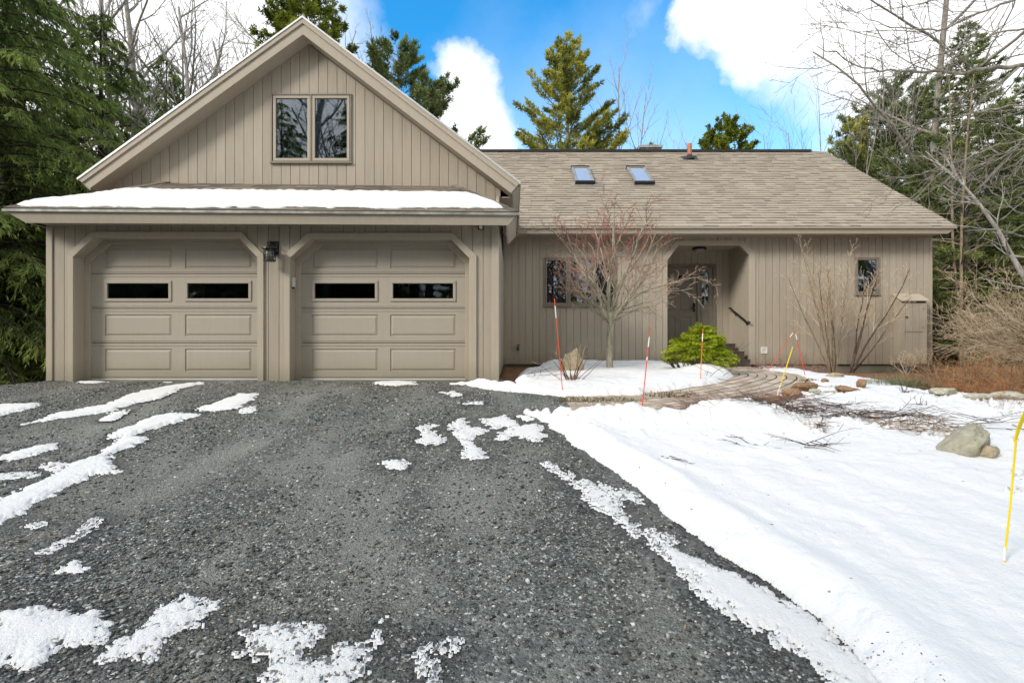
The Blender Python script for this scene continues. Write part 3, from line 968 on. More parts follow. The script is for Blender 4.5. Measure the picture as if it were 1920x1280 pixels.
mr = MB()
mr.xf = onroof
mr.box(RX0, RX1, 0.0, Ls, -.05, -.004, .5)
nC = int(Ls / .143)
for i in range(nC):
    v0 = i * Ls / nC - (.015 if i == 0 else 0); v1 = min(Ls, (i + 1.3) * Ls / nC)
    x = -3.2 - rnd.random() * .3
    while x < RX1:
        x2 = x + rnd.uniform(.13, .36); xb = min(x2 - .004, RX1 + .015)
        tt = min(1, max(0, rnd.gauss(.5, .18))); hi = .024 + (.010 if rnd.random() > .45 else 0)
        mr.add([(x, v0, hi), (xb, v0, hi), (xb, v1, .005), (x, v1, .005), (x, v0, -.004), (xb, v0, -.004), (xb, v1, -.002), (x, v1, -.002)],
               [(0, 1, 2, 3), (0, 4, 5, 1), (1, 5, 6, 2), (0, 3, 7, 4)], tt)
        x = x2
mr.xf = None
mr.hexa([(RX0, yR, rz(yR) - .05), (RX1, yR, rz(yR) - .05), (RX1, yR, rz(yR)), (RX0, yR, rz(yR))],
        [(RX0, 20.6, rz(yR) - 3.64), (RX1, 20.6, rz(yR) - 3.64), (RX1, 20.6, rz(yR) - 3.59), (RX0, 20.6, rz(yR) - 3.59)])
roof = mr.build('main_roof', M['shingle'], house)
rb = MB(); rb.box(RX0, X(1515, yR), yR - .16, yR + .12, rz(yR) - .06, rz(yR) + .008); rb.build('ridge_gap', M['black'], roof)
rc = MB()
x = RX0
while x < X(1513, yR):
    rc.hexa([(x, yR - .13, rz(yR) - .02 + .005), (x + .3, yR - .13, rz(yR) - .02), (x + .3, yR, rz(yR) + .05), (x, yR, rz(yR) + .058)],
            [(x, yR - .11, rz(yR) - .02), (x + .3, yR - .11, rz(yR) - .02), (x + .3, yR + .14, rz(yR) + .03), (x, yR + .14, rz(yR) + .038)], rnd.random()); x += .3
rco = rc.build('ridge_cap', M['shingle'], roof)
rco.location.z += .005
mfa = MB()
mfa.hexa([(XR - .1, MEY - .0, zE - .035), (RX1 - .02, MEY, zE - .035), (RX1 - .15, MEY + .03, EZ), (XR - .1, MEY + .03, EZ)],
         [(XR - .1, MEY + .06, zE - .035), (RX1 - .02, MEY + .06, zE - .035), (RX1 - .15, MEY + .06, EZ), (XR - .1, MEY + .06, EZ)], .5)
mfa.box(XR - .1, RX1 - .15, MEY + .061, MY, EZ + .02, EZ + .04, .4)
mfa.xf = onroof
mfa.box(RX1 - .06, RX1 - .03, .05, Ls, -.16, -.051, .5)
mfa.xf = None
mfa.build('eave_fascia', M['trim'], house)
lip = MB(); lip.box(XR - .0, RX1, MEY - .03, MEY - .001, zE - .038, zE - .008); lip.build('eave_lip', M['trim'], house, .004)


def skylight(x0, x1, y0, y1):
    v0 = (y0 - MEY) * math.sqrt(1 + SL * SL); v1 = (y1 - MEY) * math.sqrt(1 + SL * SL)
    f = MB(); f.xf = onroof; h = .11
    f.box(x0, x0 + .06, v0 + .02, v1, .0, h); f.box(x1 - .06, x1, v0 + .02, v1, .0, h); f.box(x0 + .06, x1 - .06, v1 - .07, v1, .0, h)
    s = f.build('skylight', M['gutter'], house, .006)
    f = MB(); f.xf = onroof; f.box(x0 - .01, x1 + .01, v0 - .02, v0 + .06, .0, h + .008); f.build('skylight_sill', M['lead'], s, .006)
    f = MB(); f.xf = onroof; f.box(x0 - .13, x1 + .13, v0 - .10, v0 - .02, .018, .032); f.build('skylight_flashing', M['gutter'], s)
    f = MB(); f.xf = onroof; f.box(x0 - .01, x1 + .01, v1, v1 + .03, .02, h + .02); f.build('skylight_head', M['lead'], s)
    f = MB(); f.xf = onroof; f.box(x0 + .06, x1 - .06, v0 + .06, v1 - .07, h - .03, h - .02); f.build('skylight_pane', M['glass_sky'], s)
    return s


skylight(1.625, 2.105, 13.08, 14.07)
skylight(3.135, 3.62, 13.06, 14.07)
vp = MB(); vx, vy = X(1293, 14.97), 14.97; vz = rz(vy)
vp.tube([(vx, vy, vz - .03), (vx, vy, vz + .44)], .062, 16); vpo = vp.build('vent_pipe', M['copper'], house, smooth=False)
vp = MB(); vp.tube([(vx, vy, vz - .05), (vx, vy, vz + .03), (vx, vy, vz + .12)], [.17, .12, .068], 16); vp.build('pipe_boot', M['lead'], vpo, smooth=True)
vp = MB(); vp.xf = onroof; vv = (vy - MEY) * math.sqrt(1 + SL * SL); vp.box(vx - .22, vx + .22, vv - .17, vv + .17, .018, .03); vp.build('flashing', M['lead'], vpo)
ch = MB(); cx0, cx1 = X(1199, 16.0), X(1241, 16.0); ch.box(cx0 + .04, cx1 - .04, 15.95, 16.5, 5.8, 6.57); ch.box(cx0, cx1, 15.9, 16.55, 6.57, 6.66)
ch.build('roof_vent_box', M['gutter'], house, .01)

# ---------------- fittings on the house (things of their own)
def place(mb, name, mat, par, **k): return mb.build(name, mat, par, **k)


def lantern():
    cx, cy = X(505.5, 7.12), 7.12
    ztop_, z1, z0 = Z(462, 7.12), Z(466.5, 7.12), Z(489, 7.12)
    e = empty('wall_lantern', (cx, GY, z0), 'black caged carriage lantern on the garage pier between the two doors', 'wall lantern')
    b = MB(); b.box(X(503, GY), X(523, GY), GY - .03, GY - .001, Z(478, GY), Z(453, GY)); b.build('back_plate', M['black'], e, .004)
    b = MB(); b.tube([(X(513, GY), GY - .03, Z(458, GY)), (cx, cy, Z(457, GY))], .012, 8); b.tube([(cx, cy, Z(457, GY)), (cx, cy, ztop_ + .02)], .012, 8); b.build('bracket', M['black'], e)
    b = MB(); b.tube([(cx, cy, ztop_ - .035), (cx, cy, ztop_ - .028), (cx, cy, ztop_ + .005), (cx, cy, ztop_ + .025)], [.108, .106, .03, .012], 18); b.build('roof', M['brass'], e)
    r = .075
    b = MB(); b.tube([(cx, cy, z0 - .006), (cx, cy, z0 + .012)], r + .004, 18)
    for k in range(10):
        t = 2 * math.pi * k / 10
        b.tube([(cx + r * math.cos(t), cy + r * math.sin(t), z0), (cx + r * math.cos(t), cy + r * math.sin(t), z1)], .004, 5, False)
    for zz in (z0 + .05, z0 + .09, z0 + .13):
        for k in range(18):
            t, u = 2 * math.pi * k / 18, 2 * math.pi * (k + 1) / 18
            b.tube([(cx + r * math.cos(t), cy + r * math.sin(t), zz), (cx + r * math.cos(u), cy + r * math.sin(u), zz)], .004, 4, False)
    b.build('cage', M['black'], e)
    b = MB(); b.tube([(cx, cy, z0 + .01), (cx, cy, z1)], .055, 16); b.build('glass_tube', M['lantern_glass'], e, smooth=True)


lantern()
e = empty('garage_keypad', (X(550, 7.33), 7.33, Z(528, 7.33)), 'small white keypad on the left jamb of the right garage door', 'keypad')
k = MB(); xj = in2[0][0]; k.box(xj + .0, xj + .028, 7.31, 7.38, Z(538, 7.33), Z(520, 7.33)); k.build('housing', M['white'], e, .005)
k = MB(); k.box(xj + .0, xj + .022, 7.32, 7.36, Z(541, 7.33), Z(538.1, 7.33)); k.build('base', M['black'], e)
e = empty('security_camera', (X(901, 7.2), 7.2, Z(427, 7.2)), 'tiny black and silver camera under the garage eave at the right corner', 'camera')
k = MB(); k.box(X(897, GY), X(907, GY), GY - .05, GY - .001, Z(431, GY), Z(421, GY)); k.build('mount', M['black'], e, .004)
k = MB(); k.tube([(X(901.5, 7.2), 7.23, Z(426, 7.2)), (X(901.5, 7.2), 7.16, Z(426.5, 7.2))], .026, 12); k.build('lens_barrel', M['white'], e)
zc = Z(455, MY); cx, cy = X(1311, 11.95), 11.95
e = empty('ceiling_lamp', (cx, cy, zc), 'dark round ceiling lamp inside the porch above the front door', 'ceiling lamp')
k = MB(); k.tube([(cx, cy, zc), (cx, cy, zc - .03), (cx, cy, zc - .05)], [.13, .16, .16], 20); k.build('rim', M['black'], e)
k = MB(); k.tube([(cx, cy, zc - .051), (cx, cy, zc - .09), (cx, cy, zc - .12)], [.14, .12, .04], 18); k.build('shade', M['lantern_glass'], e, smooth=True)
e = empty('handrail', (pr_, 11.8, 1.1), 'short black handrail sloping down the right wall of the porch', 'handrail')
xr_ = pr_ - .07
k = MB(); k.tube([(pr_ - .002, 12.28, 1.35), (xr_, 12.25, 1.35), (xr_, 12.16, 1.33), (xr_, 11.34, .99), (pr_ - .002, 11.30, .97)], .022, 10); k.build('rail', M['black_gloss'], e, smooth=True)
for yy, zz in ((12.02, 1.25), (11.46, 1.02)):
    k = MB(); k.tube([(xr_, yy, zz), (pr_ - .002, yy, zz - .07)], .012, 8); k.tube([(pr_ - .012, yy, zz - .07), (pr_ - .001, yy, zz - .07)], .035, 10); k.build('bracket', M['black_gloss'], e)
e = empty('doorbell', (X(1341, PYB), PYB, Z(567, PYB)), 'small lit white doorbell button right of the porch door frame', 'doorbell')
k = MB(); xx = X(1342, PYB); k.box(xx - .015, xx + .015, PYB - .02, PYB - .0, Z(570, PYB), Z(564, PYB)); k.build('plate', M['white'], e, .003)
k = MB(); k.tube([(xx, PYB - .021, Z(567, PYB)), (xx, PYB - .027, Z(567, PYB))], .008, 10); k.build('button', M['brass'], e)
# vent louvre beside the steps
e = empty('wall_vent', (X(1432, MY), MY, Z(661, MY)), 'small square white louvred vent low on the wall right of the porch', 'vent')
k = MB(); a, b, c, d_ = X(1426.5, MY), X(1438, MY), Z(662, MY), Z(650.5, MY)
rframe(k, a, b, c, d_, .012, MY - .02, MY - .001); k.build('frame', M['tape'], e)
k = MB()
for i in range(4):
    zz = c + (d_ - c) * (i + .5) / 4; k.hexa([(a + .01, MY - .018, zz - .008), (b - .01, MY - .018, zz - .008), (b - .01, MY - .016, zz - .002), (a + .01, MY - .016, zz - .002)],
                                           [(a + .01, MY - .002, zz + .006), (b - .01, MY - .002, zz + .006), (b - .01, MY - .001, zz + .012), (a + .01, MY - .001, zz + .012)])
k.build('louvre', M['tape'], e)
e = empty('hose_spigot', (X(972, MY), MY, Z(652, MY)), 'dark hose spigot low on the wall beside the garage corner', 'spigot')
k = MB(); sx, sz = X(972, MY), Z(652, MY); k.tube([(sx, MY, sz), (sx, MY - .09, sz), (sx, MY - .12, sz - .05)], .018, 8); k.build('spout', M['brass'], e)
k = MB(); k.tube([(sx, MY - .06, sz + .05), (sx, MY - .06, sz + .065)], .04, 10); k.tube([(sx, MY - .06, sz), (sx, MY - .06, sz + .05)], .008, 6); k.build('handle', M['black'], e)

# utility cabinet
CF = 11.13
cx0, cx1, czb = X(1690, CF), X(1738, CF), Z(681, CF)
e = empty('utility_cabinet', ((cx0 + cx1) / 2, CF, czb), 'tall taupe board cabinet with a slanted lid against the right end of the wall', 'cabinet')
k = MB(); zf = Z(567, CF); zbk = Z(552, MY)
k.add([(cx0, MY - .002, czb), (cx0, MY - .002, zbk), (cx0, CF, zf), (cx0, CF, czb), (cx0 + .02, MY - .002, czb), (cx0 + .02, MY - .002, zbk), (cx0 + .02, CF, zf), (cx0 + .02, CF, czb)],
      [(0, 1, 2, 3), (7, 6, 5, 4), (0, 4, 5, 1), (1, 5, 6, 2), (2, 6, 7, 3), (3, 7, 4, 0)], .7)
k.add([(cx1 - .02, MY - .002, czb), (cx1 - .02, MY - .002, zbk), (cx1 - .02, CF, zf), (cx1 - .02, CF, czb), (cx1, MY - .002, czb), (cx1, MY - .002, zbk), (cx1, CF, zf), (cx1, CF, czb)],
      [(0, 1, 2, 3), (7, 6, 5, 4), (0, 4, 5, 1), (1, 5, 6, 2), (2, 6, 7, 3), (3, 7, 4, 0)], .6)
dxa, dxb, dza = X(1697.5, CF), X(1731, CF), Z(622.5, CF)
siding(k, cx0 + .02, cx1 - .02, CF + .002, lambda x: czb, lambda x: zf - .01, [(dxa, dxb, lambda x: dza, lambda x: Z(569, CF))], ph=dxa, pitch=.15, gap=.008)
k.build('body', M['siding'], e)
k = MB(); siding(k, dxa + .004, dxb - .004, CF - .006, lambda x: dza + .006, lambda x: Z(569, CF) - .004, ph=dxa, pitch=.15, gap=.006); cd = k.build('door', M['siding'], e)
k = MB(); k.tube([(dxa + .02, CF - .006, Z(594, CF)), (dxa + .02, CF - .035, Z(594, CF))], .014, 8); k.box(dxa - .02, dxa + .03, CF - .03, CF - .02, Z(595, CF), Z(593, CF)); k.build('latch', M['black'], cd)
for zz in (Z(578, CF), Z(613, CF)):
    k = MB(); k.box(dxb - .03, dxb + .02, CF - .012, CF - .005, zz - .012, zz + .012); k.build('hinge', M['gutter'], cd)
k = MB(); k.hexa([(cx0 - .03, CF - .04, Z(563, CF) - .02), (cx1 + .03, CF - .04, Z(563, CF) - .02), (cx1 + .03, CF - .04, Z(563, CF) + .005), (cx0 - .03, CF - .04, Z(563, CF) + .005)],
              [(cx0 - .03, MY - .003, zbk - .01), (cx1 + .03, MY - .003, zbk - .01), (cx1 + .03, MY - .003, zbk + .018), (cx0 - .03, MY - .003, zbk + .018)], .9)
k.build('lid', M['trim'], e, .003)
# ---------------------------------------------------------------- the ground and what covers it
def sd_poly(x, y, poly):
    """signed distance, positive inside"""
    P = np.array(poly, float); n = len(P)
    d = np.full(x.shape, 1e9); inside = np.zeros(x.shape, bool)
    for i in range(n):
        ax, ay = P[i]; bx, by = P[(i + 1) % n]
        ex, ey = bx - ax, by - ay
        t = np.clip(((x - ax) * ex + (y - ay) * ey) / (ex * ex + ey * ey + 1e-12), 0, 1)
        d = np.minimum(d, (x - ax - t * ex) ** 2 + (y - ay - t * ey) ** 2)
        c = ((ay > y) != (by > y)) & (x < (bx - ax) * (y - ay) / (by - ay + 1e-15) + ax)
        inside ^= c
    d = np.sqrt(d)
    return np.where(inside, d, -d)


def PG(pts): return [G(px, py) for px, py in pts]


def grid(nu, ny, y0, y1, u0=-1.25, u1=1.25, xo=0.6):
    ys = y0 * (y1 / y0) ** (np.arange(ny) / (ny - 1)); us = np.linspace(u0, u1, nu)
    U, Y = np.meshgrid(us, ys); return U * (Y + xo), Y


def sheet(name, Xg, Yg, Zg, keep, mat, tone=None, smooth=True):
    ny, nu = Xg.shape
    idx = np.arange(ny * nu).reshape(ny, nu)
    k = keep[:-1, :-1] | keep[1:, :-1] | keep[:-1, 1:] | keep[1:, 1:]
    Fq = np.stack([idx[:-1, :-1][k], idx[:-1, 1:][k], idx[1:, 1:][k], idx[1:, :-1][k]], 1)
    used = np.unique(Fq); mp = np.full(ny * nu, -1); mp[used] = np.arange(len(used))
    V = np.stack([Xg.ravel()[used], Yg.ravel()[used], Zg.ravel()[used]], 1)
    return npmesh(name, V, mp[Fq], mat, None, None if tone is None else tone.ravel()[used], smooth)


# --- base ground, one sheet to the horizon
def axis(a, b, step, far, g=1.35):
    c = list(np.arange(a, b + step / 2, step)); s = step; lo, hi = c[0], c[-1]; L = []; H = []
    while hi < far: s *= g; hi += s; H.append(hi)
    s = step
    while lo > -far: s *= g; lo -= s; L.append(lo)
    return np.array(L[::-1] + c + H)


Xb, Yb = np.meshgrid(axis(-14, 14, .12, 400), axis(-3, 16, .12, 400))
Zb = ground(Xb, Yb) - .035 + .03 * (fbm(Xb * 1.5, Yb * 1.5, 11) - .5)
Zb -= .25 * ((Yb > GY + .15) & (((Xb > XL + .1) & (Xb < XR - .1)) | ((Yb > MY + .15) & (Xb > 0) & (Xb < 9.2))))
o = sheet('ground', Xb, Yb, Zb, np.ones_like(Xb, bool), M['soil']); tag(o, kind='structure')

# --- gravel driveway
drive_poly = [(-30, -6), (-30, 6.3), (-8.0, 6.62), (-6.95, 6.90), (-6.66, 7.22), (-6.62, 7.7), (-.17, 7.7), (-.17, 7.20), G(945, 722), G(985, 733), G(1050, 745), G(1120, 752), (1.9, 5.2), (3, 3), (5, -6)]
Xd, Yd = grid(420, 300, .9, 8.0, -1.6, 1.25, 2.5)
sdd = sd_poly(Xd, Yd, drive_poly)
tracks = .014 * np.sin((Xd * .9 + Yd * .55) * 1.9) * sm(Yd, 0, 3)
Zd = ground(Xd, Yd) + .004 + tracks * .6 + .012 * (fbm(Xd * 2.2, Yd * 1.6, 21) - .5) + np.minimum(0, sdd + .06 * (fbm(Xd * 7, Yd * 7, 22) - .5)) * .6
Zd = np.where(Yd > 7.15, np.minimum(Zd, -.004), Zd)
# behind the camera
Xf, Yf = np.meshgrid(np.linspace(-30, 5, 60), np.linspace(-14, 1.0, 40))
o = sheet('driveway', Xf, Yf, ground(Xf, Yf) - .006, np.ones_like(Xf, bool), M['gravel']); tag(o, kind='structure')

# --- snow
rs = np.random.default_rng(5)
Xs, Ys = grid(1400, 620, 1.15, 13.5, -1.2, 1.9, .35)
E1 = fbm(Xs * 3.1, Ys * 3.1, 31, 5) - .5; E2 = fbm(Xs * 13, Ys * 13, 32, 4) - .5; E3 = fbm(Xs * 45, Ys * 45, 33, 3) - .5
zg = ground(Xs, Ys)
field = PG([(988, 772), (1020, 782), (1080, 792), (1120, 794), (1200, 790), (1290, 785), (1340, 779), (1400, 770), (1450, 760), (1478, 743), (1500, 732), (1516, 716), (1495, 703), (1440, 697), (1418, 692), (1425, 688), (1480, 692), (1540, 703), (1600, 708), (1650, 714), (1690, 727), (1755, 743), (1830, 750), (1900, 758), (1960, 764), (2100, 770),
            (2300, 775)]) + [(11, 5.6), (24, 6.0), (24, -8), (4, -8)] + PG([(2050, 1600), (1760, 1400), (1640, 1278), (1528, 1160), (1400, 1068), (1322, 1020), (1251, 960), (1205, 922), (1150, 885), (1105, 855), (1065, 822), (1028, 795)])
bed = PG([(832, 719), (870, 722), (905, 729), (950, 736), (1000, 741), (1060, 746), (1120, 745), (1160, 744), (1205, 742), (1250, 737), (1300, 728), (1345, 721), (1370, 714), (1379, 706), (1360, 698), (1330, 692), (1300, 689)]) + [(3.5, 11.36), (1.1, 11.36)] + PG([(1010, 695), (980, 700), (966, 712), (975, 727), (935, 722), (905, 718)])
sf_ = sd_poly(Xs, Ys, field); sb_ = sd_poly(Xs, Ys, bed)


def hole(cx, cy, rx, ry, k=1):
    """bare spots, given in photograph position"""
    gx, gy = G(cx, cy); s = gy / F
    return k * (1 - np.sqrt(((Xs - gx) / (rx * s)) ** 2 + ((Ys - gy) / (ry)) ** 2))


e = sf_ + (.10 + .10 * sm(Ys, 4, 5)) * E1 + (.04 + .06 * sm(Ys, 4, 5)) * E2 + .015 * E3
# thawed spots among the snow
bare = np.full(Xs.shape, -9.)
for cx, cy, rx, ry in ((1330, 770, 75, .30), (1400, 775, 90, .36), (1470, 790, 55, .30), (1520, 822, 22, .14), (1560, 742, 60, .16), (1475, 757, 55, .18), (1600, 738, 26, .12), (1530, 727, 28, .1), (1572, 731, 18, .08), (1500, 712, 26, .12), (1640, 797, 45, .16), (1700, 815, 55, .13),
                       (1770, 835, 40, .10), (1720, 750, 10, .06), (1890, 792, 22, .07), (1880, 780, 30, .07), (1690, 708, 40, .25), (1850, 745, 60, .2), (1760, 757, 12, .05), (1905, 760, 40, .10), (1915, 845, 20, .05), (1912, 915, 16, .035), (1900, 945, 14, .03), (1845, 765, 14, .05), (1560, 690, 60, .3)):
    bare = np.maximum(bare, hole(cx, cy, rx, ry))
melt = sm(Ys, 7.6, 9.5) * sm(Xs, 5.2, 6.4) * (.55 * fbm(Xs * 1.2, Ys * 2.6, 41, 5) + .10)
e = np.minimum(e, .5) - np.maximum(0, bare * .8 + .35 * E1 + .5 * E2 + .25 * E3 + .10) * 1.2 - np.maximum(0, melt - .29) * 3.2
eb = sb_ + .10 * E1 + .07 * E2 + .015 * E3 - np.maximum(0, np.maximum(hole(1295, 702, 46, .16), hole(1240, 739, 44, .07) + .1) * .4 + .2 * E2) * .8
mound = .16 * np.exp(-(((Xs - G(1400, 805)[0]) / .42) ** 2 + ((Ys - 5.05) / .34) ** 2))
mound += .10 * np.exp(-(((Xs - G(1130, 790)[0]) / .7) ** 2 + ((Ys - 5.15) / .22) ** 2))
bank = .05 * np.exp(-((e - .22) / .16) ** 2) * .8
rough_ = sm(Ys, 4.3, 5.0) * (1 - sm(Ys, 6.4, 7.4))
hf = .075 * (1 - (1 - np.clip(e / (.30 - .14 * rough_), 0, 1)) ** 2) + mound * np.clip(e / .1, 0, 1) + bank + np.clip(e / .15, 0, 1) * (.032 * (E1 + .1) + (.05 * E2 + .05 * E1) * rough_ + .009 * E2)
mb_ = .12 * np.exp(-(((Xs - 1.0) / .9) ** 2 + ((Ys - 9.9) / .9) ** 2)) + .10 * np.exp(-(((Xs - 2.6) / .8) ** 2 + ((Ys - 9.8) / .7) ** 2)) + .12 * np.exp(-(((Xs - 3.0) / .45) ** 2 + ((Ys - 8.0) / .4) ** 2)) + .07 * np.exp(-(((Xs + .2) / .3) ** 2 + ((Ys - 7.0) / .1) ** 2))
hb = .08 * (1 - (1 - np.clip(eb / .16, 0, 1)) ** 2) + mb_ * np.clip(eb / .25, 0, 1) + np.clip(eb / .15, 0, 1) * (.05 * E1 + .02 * E2)
ed_ = np.maximum(e, eb)
hf = hf + .006 * np.sin(sf_ * 15 + E1 * 7) * np.clip(e / .3, 0, 1) * (1 - rough_)
hf = hf * (1 - .62 * sm(Ys, 5.5, 6.8) * sm(Xs, 3.0, 4.0))
h = np.maximum(hf, hb)
inside_wall = ((Xs < XR + .02) & (Ys > GY - .03)) | (Ys > MY - .02)
keep = (ed_ > 0) & (h > .002) & ~inside_wall
o = sheet('snow', Xs, Ys, zg + .006 + h - .012 * (ed_ <= 0), keep, M['snow'], np.clip(.45 * (1 - np.clip(ed_ / .05, 0, 1)), 0, 1)); tag(o, kind='structure')
SNOW = (Xs, Ys, h, keep)

Xk, Yk = np.meshgrid(np.linspace(0, 24, 160), np.linspace(-8, 6, 95)); sk_ = sd_poly(Xk, Yk, field)
out_ = (sk_ > 0) & ((Yk < 1.25) | (Xk > 1.85 * (Yk + .35)))
o = sheet('snow', Xk, Yk, ground(Xk, Yk) + .07 * np.clip(sk_ / .3, 0, 1) + .02 * (fbm(Xk, Yk, 90) - .5), out_, M['snow'], np.zeros_like(Xk)); tag(o, kind='structure')

# --- thin patches on the gravel
P = []


def patch(pts, th=.022, dirty=0.0, rough=.5, rg=1.0): P.append((PG(pts), th, dirty, rough, rg))


patch([(50, 795), (110, 775), (200, 758), (250, 737), (320, 723), (375, 718), (378, 721), (340, 728), (300, 745), (240, 758), (215, 768), (180, 775), (110, 785)], .03)
patch([(190, 788), (215, 772), (240, 769), (225, 780), (205, 788)], .02)
patch([(0, 762), (35, 759), (70, 757), (68, 762), (35, 770), (0, 780), (-60, 790), (-60, 770)], .03)
patch([(203, 822), (240, 803), (285, 783), (320, 775), (350, 778), (374, 779), (340, 788), (285, 803), (240, 817)], .035)
patch([(368, 768), (400, 758), (450, 742), (475, 741), (470, 752), (440, 767), (410, 772)], .025)
patch([(450, 770), (470, 766), (477, 772), (455, 777)], .012, .3)
patch([(3, 858), (30, 847), (75, 835), (104, 832), (98, 842), (60, 852), (20, 862)], .03)
patch([(82, 875), (95, 867), (125, 868), (133, 874), (110, 882)], .016, .2)
patch([(-60, 900), (0, 891), (30, 889), (60, 887), (72, 890), (30, 896), (0, 900), (-60, 912)], .014, .3)
patch([(-80, 975), (0, 940), (80, 900), (140, 868), (190, 850), (205, 840), (235, 822), (262, 820), (268, 828), (232, 840), (200, 852), (215, 884), (180, 888), (130, 905), (80, 935), (40, 960), (0, 978), (-80, 1020)], .035, .05, .8)
patch([(225, 822), (240, 818), (252, 822), (238, 827)], .01)
patch([(82, 1032), (110, 1018), (150, 1000), (165, 975), (187, 968), (188, 975), (160, 998), (120, 1022), (95, 1034)], .014, .55)
patch([(60, 982), (80, 975), (88, 978), (66, 987)], .01, .4)
patch([(120, 1066), (140, 1053), (155, 1065), (130, 1070)], .012, .2)
patch([(-60, 1230), (0, 1190), (15, 1150), (60, 1140), (100, 1155), (130, 1152), (165, 1155), (205, 1180), (190, 1200), (150, 1205), (110, 1205), (90, 1235), (60, 1250), (20, 1225), (-60, 1280)], .022, .25, 1.0)
patch([(188, 1232), (230, 1195), (290, 1170), (310, 1140), (350, 1125), (405, 1135), (380, 1155), (385, 1175), (330, 1180), (300, 1200), (285, 1235), (230, 1232)], .022, .35, 1.2)
patch([(455, 1225), (460, 1195), (500, 1180), (560, 1177), (600, 1185), (595, 1210), (570, 1230), (620, 1240), (640, 1215), (685, 1210), (680, 1240), (650, 1300), (480, 1300), (490, 1255)], .02, .5, 1.5)
patch([(785, 1225), (800, 1200), (840, 1205), (850, 1225), (820, 1250), (815, 1290), (790, 1300), (800, 1260)], .012, .75, 1.8)
patch([(698, 1190), (708, 1172), (714, 1190), (705, 1205)], .012, .6, 1.5)
patch([(700, 717), (740, 714), (778, 716), (776, 720), (740, 722), (710, 720)], .03)
patch([(832, 735), (850, 734), (866, 741), (850, 743)], .01, .3); patch([(870, 755), (900, 754), (905, 757), (880, 759)], .01, .4)
patch([(786, 800), (815, 797), (810, 806), (828, 818), (825, 832), (800, 833), (788, 826), (800, 815)], .018, .4, 1.0)
patch([(845, 795), (862, 786), (878, 802), (905, 805), (910, 812), (880, 815), (880, 830), (900, 843), (908, 858), (878, 857), (868, 835), (858, 818)], .02, .35, 1.0)
patch([(905, 786), (940, 782), (965, 790), (975, 798), (1005, 795), (1022, 818), (1010, 825), (965, 818), (935, 825), (945, 808), (960, 800), (925, 803)], .02, .35, 1.0)
patch([(975, 780), (995, 779), (993, 790), (980, 788)], .02, .1)
patch([(718, 870), (740, 863), (762, 870), (755, 878), (730, 878)], .016, .3)
patch([(1025, 868), (1060, 885), (1085, 898), (1115, 905), (1155, 935), (1180, 965), (1190, 985), (1215, 1000), (1195, 1002), (1160, 978), (1130, 960), (1100, 938), (1078, 905), (1040, 885)], .016, .5, 1.2)
patch([(1120, 900), (1150, 915), (1190, 930), (1200, 942), (1170, 930), (1130, 915)], .012, .5, 1.5)
patch([(1192, 988), (1230, 992), (1275, 1010), (1280, 1024), (1250, 1018), (1260, 1040), (1225, 1025)], .014, .5, 1.2)
patch([(1235, 1010), (1260, 1030), (1300, 1048), (1340, 1062), (1380, 1072), (1410, 1090), (1470, 1120), (1540, 1170), (1600, 1220), (1660, 1280), (1720, 1340), (1640, 1340), (1556, 1280), (1500, 1224), (1440, 1190), (1380, 1150), (1317, 1118), (1290, 1080), (1260, 1050)], .028, .30, .8)
patch([(150, 716), (190, 713), (200, 716), (170, 719)], .02); patch([(255, 713), (272, 710), (285, 713), (270, 716)], .02); patch([(288, 714), (320, 713), (318, 716)], .01)
E4 = (fbm(Xs * 55, Ys * 55, 34, 2) - .5) * 2 + .6 * (fbm(Xs * 9, Ys * 9, 35, 2) - .5)
hh = np.zeros(Xs.shape); tt = np.zeros(Xs.shape); kp = np.zeros(Xs.shape, bool)
for poly, th, dirty, rough, rg in P:
    a = np.array(poly); th *= .5; dirty = min(1, dirty + .15); m = (Xs > a[:, 0].min() - .3) & (Xs < a[:, 0].max() + .3) & (Ys > a[:, 1].min() - .3) & (Ys < a[:, 1].max() + .3)
    if not m.any(): continue
    s = sd_poly(Xs[m], Ys[m], poly)
    s = s - dirty * .17 * np.clip(E4[m], 0, 1) + .012
    L = min(1.0, .3 + .8 * a[:, 1].mean() / 7)
    s = s + (.06 * E1[m] + .12 * (.5 + rough) * E2[m] + .09 * rg * E3[m]) * L + .004
    hh[m] = np.maximum(hh[m], np.where(s > 0, th * (1 - (1 - np.clip(s / .09, 0, 1)) ** 2) * (1 + .6 * E1[m]) + .004, 0))
    tt[m] = np.where(s > 0, np.clip(dirty + .45 * (1 - np.clip(s / .06, 0, 1)), 0, 1), tt[m]); kp[m] |= s > 0
kp &= ~inside_wall
Zt = zg + .006 + .014 * (fbm(Xs * 2.2, Ys * 1.6, 21) - .5) + .0084 * np.sin((Xs * .9 + Ys * .55) * 1.9) * sm(Ys, 0, 3) + hh
o = sheet('driveway_snow', Xs, Ys, Zt, kp & (hh > .003), M['snow'], tt); tag(o, 'thin broken patches of old snow lying on the grey gravel driveway', 'snow', kind='stuff')

